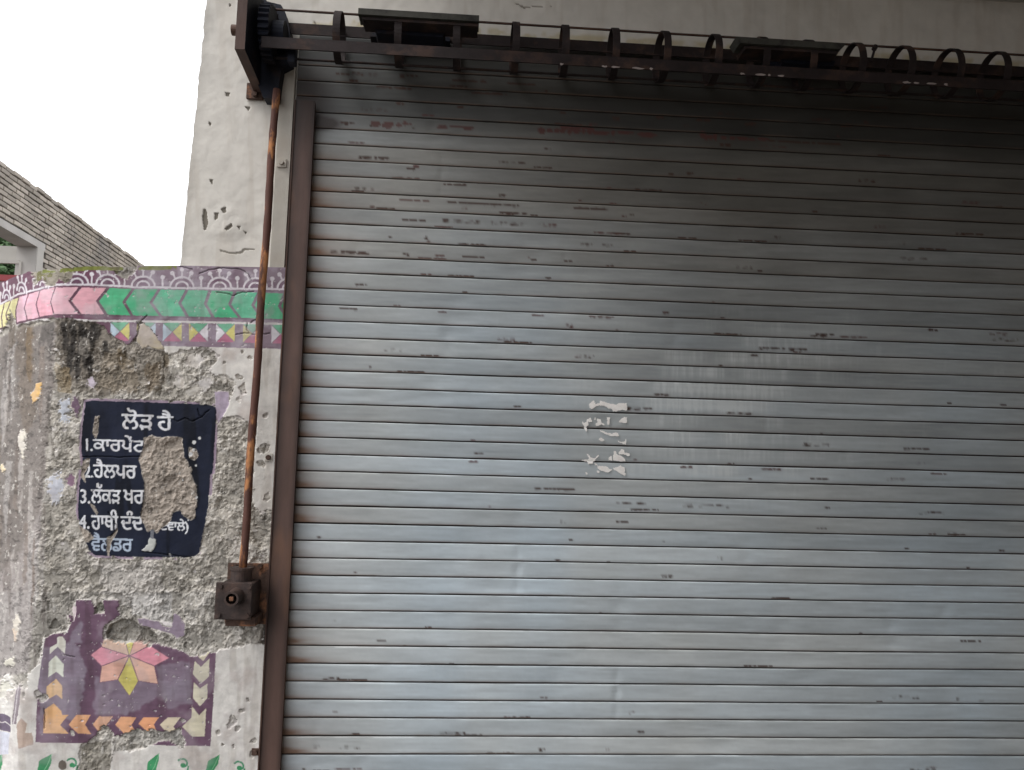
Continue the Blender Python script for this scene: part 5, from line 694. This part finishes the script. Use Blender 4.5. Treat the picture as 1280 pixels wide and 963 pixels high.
# scraps of an old paper bill stuck on the slats
bill = thing("torn_paper_bill", "scraps of a torn white paper bill stuck on the middle slats of the shutter", "paper", tuple(W(758, 545, -0.01)))
SCR = [[(268, 195), (290, 165), (310, 150), (330, 185), (365, 180), (370, 150), (420, 170), (470, 185), (520, 190), (545, 178), (622, 178), (622, 250), (575, 240), (520, 258), (495, 255), (480, 235), (440, 225), (420, 205), (370, 200), (325, 215), (290, 238), (272, 220)],
       [(205, 345), (225, 365), (245, 350), (250, 325), (285, 315), (295, 352), (262, 355), (258, 385), (245, 400), (250, 440), (232, 430), (222, 395), (208, 380)], [(318, 310), (332, 312), (328, 335), (320, 330)], [(345, 325), (378, 330), (382, 360), (400, 365), (415, 388), (395, 385), (380, 372), (350, 390), (330, 385), (332, 368), (345, 360)],
       [(433, 308), (466, 308), (458, 378), (436, 376)], [(545, 345), (575, 318), (598, 308), (620, 310), (622, 360), (580, 362), (550, 356)], [(370, 432), (395, 436), (440, 455), (480, 465), (500, 450), (540, 458), (545, 480), (520, 486), (460, 482), (420, 462), (378, 448)], [(358, 520), (372, 498), (392, 500), (414, 525), (385, 535)], [(535, 528), (570, 540), (600, 530), (605, 510), (615, 520), (612, 562), (585, 558), (545, 542)],
       [(245, 648), (262, 655), (290, 685), (320, 690), (355, 658), (362, 668), (330, 700), (310, 720), (300, 745), (262, 740), (255, 722), (215, 715), (200, 705), (258, 700), (270, 690)], [(445, 685), (462, 668), (480, 672), (482, 708), (452, 710)], [(498, 620), (518, 620), (522, 650), (570, 668), (598, 690), (608, 716), (560, 718), (488, 706), (490, 670), (500, 650)], [(540, 635), (572, 605), (595, 610), (598, 635), (640, 645), (650, 660), (630, 670), (590, 655), (550, 650)],
       [(345, 760), (375, 758), (430, 765), (462, 790), (484, 790), (470, 810), (440, 820), (395, 810), (365, 800), (350, 780)], [(490, 775), (535, 770), (560, 755), (598, 775), (600, 825), (612, 835), (600, 850), (560, 830), (520, 810), (500, 795)], [(236, 820), (255, 822), (256, 840), (240, 845)], [(335, 800), (368, 812), (360, 824), (340, 822)], [(318, 735), (340, 740), (350, 758), (325, 752)]]
for s in SCR:
    P = [(700 + x / 7.406, 480 + y / 7.406) for x, y in s]; q = np.array(P); x0, y0_ = q.min(0) - .5; x1, y1_ = q.max(0) + .5
    xs, ys = np.arange(x0, x1, 0.4), np.arange(y0_, y1_, 0.4); gx, gy = np.meshgrid(xs, ys); cxn, cyn = (gx[:-1, :-1] + gx[1:, 1:]) / 2, (gy[:-1, :-1] + gy[1:, 1:]) / 2
    mm = inpoly(cxn + (vnoise(cxn, cyn, 1.5, 401) - .5) * 1.2, cyn + (vnoise(cxn, cyn, 1.5, 402) - .5) * 1.2, [P])
    d = np.stack([(gx - 640) / FPX, np.ones_like(gx), -(gy - 481.5) / FPX], -1) @ RM.T; tq = (-0.006 - CAMP[1]) / d[..., 1]; wx, wz = CAMP[0] + d[..., 0] * tq, CAMP[2] + d[..., 2] * tq
    t = ((SLAT_TOP - wz) / PITCH_S) % 1.0; wy = np.interp(t, Tp[1:-2], Yp[1:-2]) - 0.0050
    if mm.any(): link("paper_scrap", gridmesh("paper_scrap", np.stack([wx, wy, wz], -1).reshape(-1, 3), gx.shape[0], gx.shape[1], None, True, mm), M_PAPER, bill)

# ================================================================ open barrel cage of the shutter
YA = -0.135; ztopr = W(640, 30, YA)[2]; RB = 0.112; ZA = ztopr - RB - 0.006
barrel = thing("shutter_barrel", "rusty open barrel of flat iron hoops joined by long bars above the shutter", "shutter barrel", (0, YA, ZA))
xb = float(W(305, 40, -0.34)[0])
bm = bmesh.new(); N_ = 40; rings = []
for x, r in ((-0.016, RB), (0.016, RB), (0.016, RB - 0.006), (-0.016, RB - 0.006)):
    rings.append([bm.verts.new((x, r * math.cos(2 * math.pi * i / N_), r * math.sin(2 * math.pi * i / N_))) for i in range(N_)])
for k in range(4):
    for i in range(N_): bm.faces.new((rings[k][i], rings[k][(i + 1) % N_], rings[(k + 1) % 4][(i + 1) % N_], rings[(k + 1) % 4][i]))
bmesh.ops.recalc_face_normals(bm, faces=bm.faces[:]); hoop_me = bpy.data.meshes.new("hoop"); bm.to_mesh(hoop_me); bm.free(); hoop_me.materials.append(M_DARK)
for q in [418, 496, 571, 645, 708.5, 772, 835, 900, 959, 1018, 1080, 1141, 1202, 1261, 1322]:
    o = bpy.data.objects.new("hoop", hoop_me); COL.objects.link(o); o.parent = barrel; o.location = (float(W(q, 60, YA - RB)[0]), 0, 0); o.rotation_euler = (rs.uniform(0, 6), 0, rs.uniform(-.03, .03))
x0, x1 = xb + 0.05, XRF - 0.35
bm = bmesh.new(); cyl(bm, (x0 - 0.02, YA, ZA + RB + 0.005), (x1, YA, ZA + RB + 0.005), 0.0055, 8); bmobj("tie_rod", bm, M_BROWN, barrel)
zf = (W(640, 63.5, YA - RB)[2] + W(640, 79, YA - RB)[2]) / 2
bm = bmesh.new(); box(bm, ((x0 + x1) / 2, YA - RB - 0.003, zf), (x1 - x0, 0.006, 0.050)); box(bm, ((x0 + x1) / 2, YA - RB + 0.016, zf + 0.022), (x1 - x0, 0.036, 0.005)); bmobj("front_bar", bm, M_DARK, barrel)
zr = W(640, 47, YA + RB - .01)[2]
bm = bmesh.new(); box(bm, ((x0 + x1) / 2, YA + RB - 0.022, zr - 0.028), (x1 - x0 - .01, 0.008, 0.052)); cyl(bm, (x0 + .01, YA + .02, ZA - RB + 0.012), (x1, YA + 0.02, ZA - RB + 0.012), 0.006, 8); bmobj("rear_bar", bm, M_DARK, barrel)
c = W(1090, 68, YA - 0.02); bm = bmesh.new(); cyl(bm, (c[0] - 0.01, YA - .03, c[2] - 0.04), (c[0] + 0.008, YA - 0.03, c[2] + 0.02), 0.006, 8); cyl(bm, (c[0] + 0.004, YA - .03, c[2] + 0.018), (c[0] + 0.014, YA - .03, c[2] + 0.036), 0.012, 8); bmobj("clamp_pin", bm, M_DARK, barrel)
for px_, w__ in ((752, 9), (764, 13), (790, 16), (812, 5), (925, 8), (944, 14), (960, 4), (972, 10), (1128, 12), (1142, 8), (1158, 16), (1180, 6), (700, 5)):
    bm = bmesh.new(); q_ = W(px_, 76 + (px_ - 640) * .053, YA - RB - .007); n_ = 9; ww = w__ * .0034
    vs_ = [bm.verts.new((q_[0] + ww * (.5 + .5 * math.cos(6.283 * i / n_)) * rs.uniform(.7, 1.1), q_[1], q_[2] - .004 + .006 * math.sin(6.283 * i / n_) * rs.uniform(.4, 1.2))) for i in range(n_)]; bm.faces.new(vs_)
    bmobj("paint_fleck", bm, M_CHIP, barrel)
for i in range(2):                 # brackets above the barrel
    tl, tr = ((448, 9), (599, 20.5)) if i == 0 else ((920, 45), (1058, 56))
    A, B = W(tl[0], tl[1], -0.26), W(tr[0], tr[1], -0.26); zt_ = (A[2] + B[2]) / 2
    t = thing("support_bracket", ["wide dark bracket with overhanging top plate on the barrel near the gear end", "second overhanging bracket on the barrel, farther along in deep shade"][i], "bracket", (float(A[0]), 0, float(zt_)), "support brackets over the barrel")
    bm = bmesh.new(); xm = (A[0] + B[0]) / 2; w = B[0] - A[0]; sl = 0.0 if i == 0 else 0.03
    prism(bm, [(A[0], -0.26, zt_), (B[0], -0.26, zt_), (B[0] - sl, -0.26, zt_ - 0.028), (A[0] + sl * .6, -0.26, zt_ - 0.028)], (0, 0.09, 0)); bmobj("top_plate", bm, M_BOARD, t)
    bm = bmesh.new(); prism(bm, [(A[0] + 0.012 + sl, -0.245, zt_ - 0.03), (B[0] - 0.004 - sl, -0.245, zt_ - 0.03), (B[0] - 0.004 - sl, -0.245, zt_ - 0.043), (A[0] + 0.02 + sl, -0.245, zt_ - 0.043)], (0, 0.10, 0)); bmobj("lip", bm, M_DARK, t)
    L_, R_ = W(467 if i == 0 else 958, 30, -0.05)[0], W(563 if i == 0 else 1034, 40, -0.05)[0]
    bm = bmesh.new(); prism(bm, [(L_ - 0.012, -0.065, zt_ - 0.02), (R_ + (0.012 if i else 0), -0.065, zt_ - 0.02), (R_ - (0.03 if i else 0), -0.065, zr - .035), (L_, -0.065, zr - .035)], (0, 0.07, 0))
    prism(bm, [(L_ + .02, -0.17, zt_ - 0.035), (R_ - .02, -0.17, zt_ - 0.035), (R_ - .03, -0.17, zt_ - 0.06), (L_ + .03, -0.17, zt_ - 0.06)], (0, 0.12, 0)); bmobj("bracket_body", bm, M_NAVY, t)

# ---- side bracket with gear, shaft end, drive pipe and gearbox
side = thing("end_bracket", "dark flanged steel end plate holding the barrel's gear wheel at the wall pier", "bracket", (xb, YP, float(W(305, 60, -.34)[2])))
A0, A1, A2 = W(305, -40, -0.34), W(304, 62, -0.34), WX(329, 120, xb)
zA0, zA1, yA2, zA2 = A0[2], A1[2], A2[1], A2[2]
out = [(YP - .004, zA0), (-0.34, zA0), (-0.34, zA1), (yA2, zA2), (YP - .004, zA2)]
bm = bmesh.new(); prism(bm, [(xb, y, z) for y, z in out], (0.008, 0, 0)); bmobj("side_plate", bm, M_NAVY, side)
bm = bmesh.new(); fw = -0.034
def flange(p, q, th=0.007):
    (y0, z0), (y1, z1) = p, q; l = math.hypot(y1 - y0, z1 - z0); ny, nz = (z1 - z0) / l * th, -(y1 - y0) / l * th
    prism(bm, [(xb + 0.007, y0, z0), (xb + 0.007, y1, z1), (xb + 0.007, y1 - ny, z1 - nz), (xb + 0.007, y0 - ny, z0 - nz)], (fw - 0.007, 0, 0))
flange((-0.341, zA0), (-0.341, zA1)); flange((-0.341, zA1), (yA2, zA2 - .001)); bmobj("flange", bm, M_BROWN, side)
bm = bmesh.new(); ng = 26; pr = []
for i in range(ng * 4):
    a_ = 2 * math.pi * i / (ng * 4); r = 0.128 if i % 4 in (0, 1) else 0.116; pr.append((xb + 0.03, YA + r * math.cos(a_), ZA + r * math.sin(a_)))
prism(bm, pr, (0.045, 0, 0)); cyl(bm, (xb + .07, YA, ZA), (xb + 0.125, YA, ZA), 0.06, 20); bmobj("gear_wheel", bm, M_NAVY, side)
bm = bmesh.new(); X0 = W(290, 38, YA)[0]; zc_ = W(292, 38, YA)[2]; cyl(bm, (X0, YA, zc_), (xb + 0.01, YA, zc_), 0.024, 14); bmobj("shaft_end", bm, M_BROWN, side)
bm = bmesh.new(); f = W(319, 115, YP - .01); box(bm, (f[0], YP - 0.012, f[2]), (0.075, 0.016, 0.075), bev=.002); cyl(bm, (f[0] + .005, YP - .02, f[2] - .02), (f[0] + .005, YP - .04, f[2] - .02), .012, 6); bmobj("foot_plate", bm, M_RUST, side)
bm = bmesh.new(); prism(bm, [tuple(W(u_, v_, -0.075)) for u_, v_ in ((305, -30), (334, 2), (351, 6), (356, 14), (362, 36), (364, 78), (352, 84), (346, 123), (329, 122), (306, 66))], (0, 0.075, 0)); q = W(365, 66, -0.20); box(bm, (q[0], -0.185, q[2]), (0.034, 0.05, 0.095), bev=.006); bmobj("pinion_housing", bm, M_NAVY, side)

pa, pb = W(345.5, 112, -0.09), W(303.5, 712, -0.11)
pipe = thing("drive_pipe", "thin rust-flaked vertical pipe linking the gearbox up to the end bracket", "pipe", tuple(pb))
bm = bmesh.new(); d = (pa - pb); K = 40
vs = []
for i in range(K + 1):
    c = pb + d * i / K; r = 0.0165 * (1 + 0.05 * math.sin(i * 2.3) + 0.04 * rs.rand()); cx, cy_ = c[0] + 0.002 * math.sin(i * .5), c[1]
    vs.append([bm.verts.new((cx + r * math.cos(2 * math.pi * j / 14), cy_ + r * math.sin(2 * math.pi * j / 14), c[2])) for j in range(14)])
for i in range(K):
    for j in range(14): bm.faces.new((vs[i][j], vs[i][(j + 1) % 14], vs[i + 1][(j + 1) % 14], vs[i + 1][j]))
bm.faces.new(vs[0]); bm.faces.new(vs[-1]); bmobj("tube", bm, M_PIPE, pipe, True)

FY = -0.20
gb = thing("crank_gearbox", "small square cast-iron crank gearbox with round socket at the foot of the pipe", "gearbox", tuple(W(300, 775, -0.1)))
gx0_, gx1_ = W(269.5, 750, FY)[0], W(315, 750, FY)[0]; gz0, gz1 = W(290, 774.5, FY)[2], W(290, 728, FY)[2]; gcx, gcz = (gx0_ + gx1_) / 2, (gz0 + gz1) / 2
bm = bmesh.new(); box(bm, (gcx + .003, (FY - .05) / 2 + .0, gcz), (gx1_ - gx0_ - .012, abs(FY) - .05, gz1 - gz0 - .012), bev=.006); bmobj("housing", bm, M_GEAR, gb)
bm = bmesh.new(); box(bm, (gcx, FY - .004, gcz), (gx1_ - gx0_, 0.012, gz1 - gz0), bev=.003); bmobj("front_cover", bm, M_GEAR, gb)
for q in ((276, 733), (312, 734), (273.5, 769), (309, 770)):
    w_ = W(q[0], q[1], FY - .01); bm = bmesh.new(); cyl(bm, (w_[0], FY - .008, w_[2]), (w_[0], FY - .020, w_[2]), .010, 6); bmobj("bolt", bm, M_GEAR, gb)
s = W(289, 749, FY - 0.085); bm = bmesh.new(); cx, cz = s[0], s[2]; n = 28
R_ = [(FY - .005, .034), (FY - .03, .030), (FY - .085, .029), (FY - .085, .021), (FY - .02, .020), (FY - .02, 0.0001)]
rr = [[bm.verts.new((cx + r * math.cos(2 * math.pi * i / n), y, cz + r * math.sin(2 * math.pi * i / n))) for i in range(n)] for y, r in R_]
for k in range(len(rr) - 1):
    for i in range(n): bm.faces.new((rr[k][i], rr[k][(i + 1) % n], rr[k + 1][(i + 1) % n], rr[k + 1][i]))
o = bmobj("crank_socket", bm, M_GEAR, gb, False)
bm = bmesh.new(); box(bm, (cx, FY - .05, cz), (.017, .07, .017), bev=.002); bmobj("square_drive", bm, M_RUST, o)
pc = W(302, 719, -0.11); bm = bmesh.new(); cyl(bm, (pc[0], -0.11, gz1 - .012), (pc[0], -0.11, gz1 + .044), .043, 26); cyl(bm, (pc[0], -0.11, gz1 + .040), (pc[0], -0.11, gz1 + .050), .048, 26); bmobj("collar", bm, M_GEAR, gb)
bm = bmesh.new(); q0, q1 = W(286, 703.5, -0.03), W(334, 780, -0.03); box(bm, ((q0[0] + q1[0]) / 2, -0.035, (q0[2] + q1[2]) / 2), (q1[0] - q0[0], .014, q0[2] - q1[2]), bev=.002)
for q in (293, 325): w_ = W(q, 708, -.05); cyl(bm, (w_[0], -.04, w_[2]), (w_[0], -.06, w_[2]), .011, 6)
bmobj("back_plate", bm, M_RUST, gb)
bm = bmesh.new(); q0, q1 = W(281, 772, FY + .02), W(318, 784, FY + .02); box(bm, ((q0[0] + q1[0]) / 2, FY / 2 + .02, (q0[2] + q1[2]) / 2), (q1[0] - q0[0], abs(FY) - .02, q0[2] - q1[2]), bev=.002); bmobj("base_plate", bm, M_RUST, gb)

# ================================================================ brick building behind, on the left
VPX, VPY = 525.0, 575.0
dv = ray(VPX, VPY); dv[2] = 0; dv /= np.linalg.norm(dv)
fwd = RM[:, 1]
A = CAMP + ray(0, 200) * 11.3      # top edge point at the picture's left border
nrm = np.array([dv[1], -dv[0], 0])  # faces the lane (towards +X)
def hit(px, py):                   # where a line of sight meets the brick wall's plane -> (s, z)
    d = ray(px, py); t = np.dot(A - CAMP, nrm) / np.dot(d, nrm); P_ = CAMP + d * t; return float(np.dot(P_ - A, dv)), float(P_[2])
ztopb = A[2]; s_end = hit(184, 332)[0] + 2.5; s0 = -1.6
sj_, zj = hit(46, 309)
zl = hit(46, 300)[1]
bld = thing("brick_building", "weathered grey-brown brick building with a concrete lintel, behind the mural wall", "building", (float(A[0]), float(A[1]), 0))
ang = math.atan2(dv[1], dv[0])
def B(s, o, z): return (A[0] + dv[0] * s + nrm[0] * o, A[1] + dv[1] * s + nrm[1] * o, z)
def lbox(bm, s0, s1, o0, o1, z0, z1): prism(bm, [B(s0, o0, z0), B(s1, o0, z0), B(s1, o1, z0), B(s0, o1, z0)], (0, 0, z1 - z0))
bm = bmesh.new(); lbox(bm, s0, s_end, -.30, -.02, zj + .12, ztopb - .06); lbox(bm, sj_ + .02, s_end, -.30, -.021, 0, zj + .118); bmobj("wall_backing", bm, M_MORTAR, bld)
CH, BLn, J = 0.078, 0.235, 0.016
bm = bmesh.new(); bmesh.ops.create_cube(bm, size=1.0); bmesh.ops.transform(bm, matrix=Matrix.Diagonal((BLn - J, .10, CH - J, 1)), verts=bm.verts[:])
for v in bm.verts: v.co += Vector((rs.uniform(-.004, .004), 0, rs.uniform(-.004, .004)))
bmesh.ops.bevel(bm, geom=bm.edges[:], offset=.006, segments=1, affect='EDGES'); brick_me = bpy.data.meshes.new("brick"); bm.to_mesh(brick_me); bm.free(); brick_me.materials.append(M_BRICK)
cand = []; zlow = 1.8
nr = int((ztopb - zlow) / CH)
for r in range(nr):
    z = ztopb - CH * (r + .5); s = s0 + (r % 2) * BLn / 2
    while s < s_end:
        in_open = (s < sj_ + .10 + BLn / 2 and z < zj + 0.12 + CH / 2)
        if not in_open:
            p_ = B(s, 0, z); q_ = PX(p_); cand.append(((-1000.0 if q_[0][0] > -6 else 0.0) + float(np.linalg.norm(np.array(p_) - CAMP)), s, z, r))
        s += BLn
cand.sort(); me_v, me_f = [], []
bv = np.array([v.co for v in brick_me.vertices]); bf = [tuple(p.vertices) for p in brick_me.polygons]
for i, (dist, s, z, r) in enumerate(cand):
    of = -.045 + rs.uniform(-.008, .008) + (0.012 if r == 0 else 0); dz = rs.uniform(-.004, .004) + (rs.uniform(-.02, .012) if r == 0 else 0)
    loc = Vector(B(s, of, z + dz)); rot = Matrix.Rotation(ang + rs.uniform(-.015, .015), 4, 'Z')
    if i < 300:
        o = bpy.data.objects.new("brick", brick_me); COL.objects.link(o); o.parent = bld; o.matrix_parent_inverse = Matrix.Translation(bld.location).inverted(); o.matrix_basis = Matrix.Translation(loc) @ rot
    else:
        m3 = np.array(rot.to_3x3()); v = bv @ m3.T + np.array(loc); b0 = len(me_v) * len(bv); me_v.append(v); me_f += [tuple(b0 + k for k in f_) for f_ in bf]
me = bpy.data.meshes.new("brickwork"); me.from_pydata(np.concatenate(me_v).tolist(), [], me_f); me.update(); o = link("brickwork", me, M_BRICK, bld); o["kind"] = "stuff"
# lintel, end wall with a window, red beam
bm = bmesh.new(); lbox(bm, s0, sj_ + .25, -.30, .012, zj, zj + .11); bmobj("lintel", bm, M_CONC, bld); bm = bmesh.new(); lbox(bm, sj_, sj_ + .12, -.29, .006, 0, zj - .002); bmobj("jamb", bm, M_CONC, bld)
ej = WX(30, 330, A[0] + dv[0] * sj_ - 0.30) if False else None
d_end = np.dot(B(sj_, 0, 0) - CAMP, np.array([0, 1, 0]))
def fr(px, py, Y=None): return W(px, py, CAMP[1] + d_end + (Y or 0))
xr_, xl_ = fr(46, 330)[0] - .01, fr(-60, 330)[0]; wr = fr(25, 330)[0]; fz = fr(20, 327)[2]; fz0 = fr(10, 346)[2]; yE = CAMP[1] + d_end
bm = bmesh.new()
def fbox(bm, x0, x1, z0, z1, y0, y1): box(bm, ((x0 + x1) / 2, (y0 + y1) / 2, (z0 + z1) / 2), (x1 - x0, y1 - y0, z1 - z0))
fbox(bm, wr, xr_, 0, zj, yE + .01, yE + .2); fbox(bm, xl_, wr, fz, zj, yE + .012, yE + .198); fbox(bm, xl_, wr, 0, fz0, yE + .012, yE + .198); bmobj("end_wall", bm, M_CREAM, bld)
bm = bmesh.new(); fw_ = fr(28, 330)[0]; fbox(bm, wr, fw_, fz0, fz, yE - .03, yE + .008); fbox(bm, xl_, wr, fz - .04, fz + .02, yE - .03, yE + .01); wn = bmobj("window_frame", bm, M_CREAM, bld)
bm = bmesh.new(); z0_, z1_ = fr(10, 353)[2], fr(10, 345.5)[2]; fbox(bm, xl_, fr(33, 350)[0], z0_, z1_, yE - .10, yE - .035); bmobj("red_beam", bm, M_REDPAINT, bld)

# ---- tree seen through that window
tb = CAMP + ray(-22, 340) * 26; tree = thing("leafy_tree", "green tree glimpsed through the brick building's small window", "tree", (float(tb[0]), float(tb[1]), 0))
bm = bmesh.new(); cyl(bm, (tb[0], tb[1], 0), (tb[0] + .1, tb[1], 4.5), .28, 10, .16)
for k in range(7): a_ = k * .9; cyl(bm, (tb[0] + .1, tb[1], 3.2 + k * .25), (tb[0] + 1.2 * math.cos(a_), tb[1] + 1.2 * math.sin(a_), 5.4 + .25 * k), .09, 7, .03)
bmobj("trunk", bm, M_BARK, tree)
n = 9000; u = rs.normal(size=(n, 3)); cl = np.clip(rs.normal(size=(40, 3)), -1.3, 1.3) * np.array([1.1, 1.1, 1.0]) + np.array([tb[0], tb[1], 7.2]); c = cl[rs.randint(0, 40, n)] + u * .42
s = rs.uniform(.07, .14, n)[:, None]; a = rs.normal(size=(n, 3)); a /= np.linalg.norm(a, axis=1)[:, None]; b = np.cross(a, rs.normal(size=(n, 3))); b /= np.linalg.norm(b, axis=1)[:, None]
V = np.stack([c - a * s, c + b * s * .5, c + a * s, c - b * s * .5], 1).reshape(-1, 3); me = bpy.data.meshes.new("crown"); me.from_pydata(V.tolist(), [], np.arange(n * 4).reshape(-1, 4).tolist()); me.update(); link("crown", me, M_LEAF, tree)
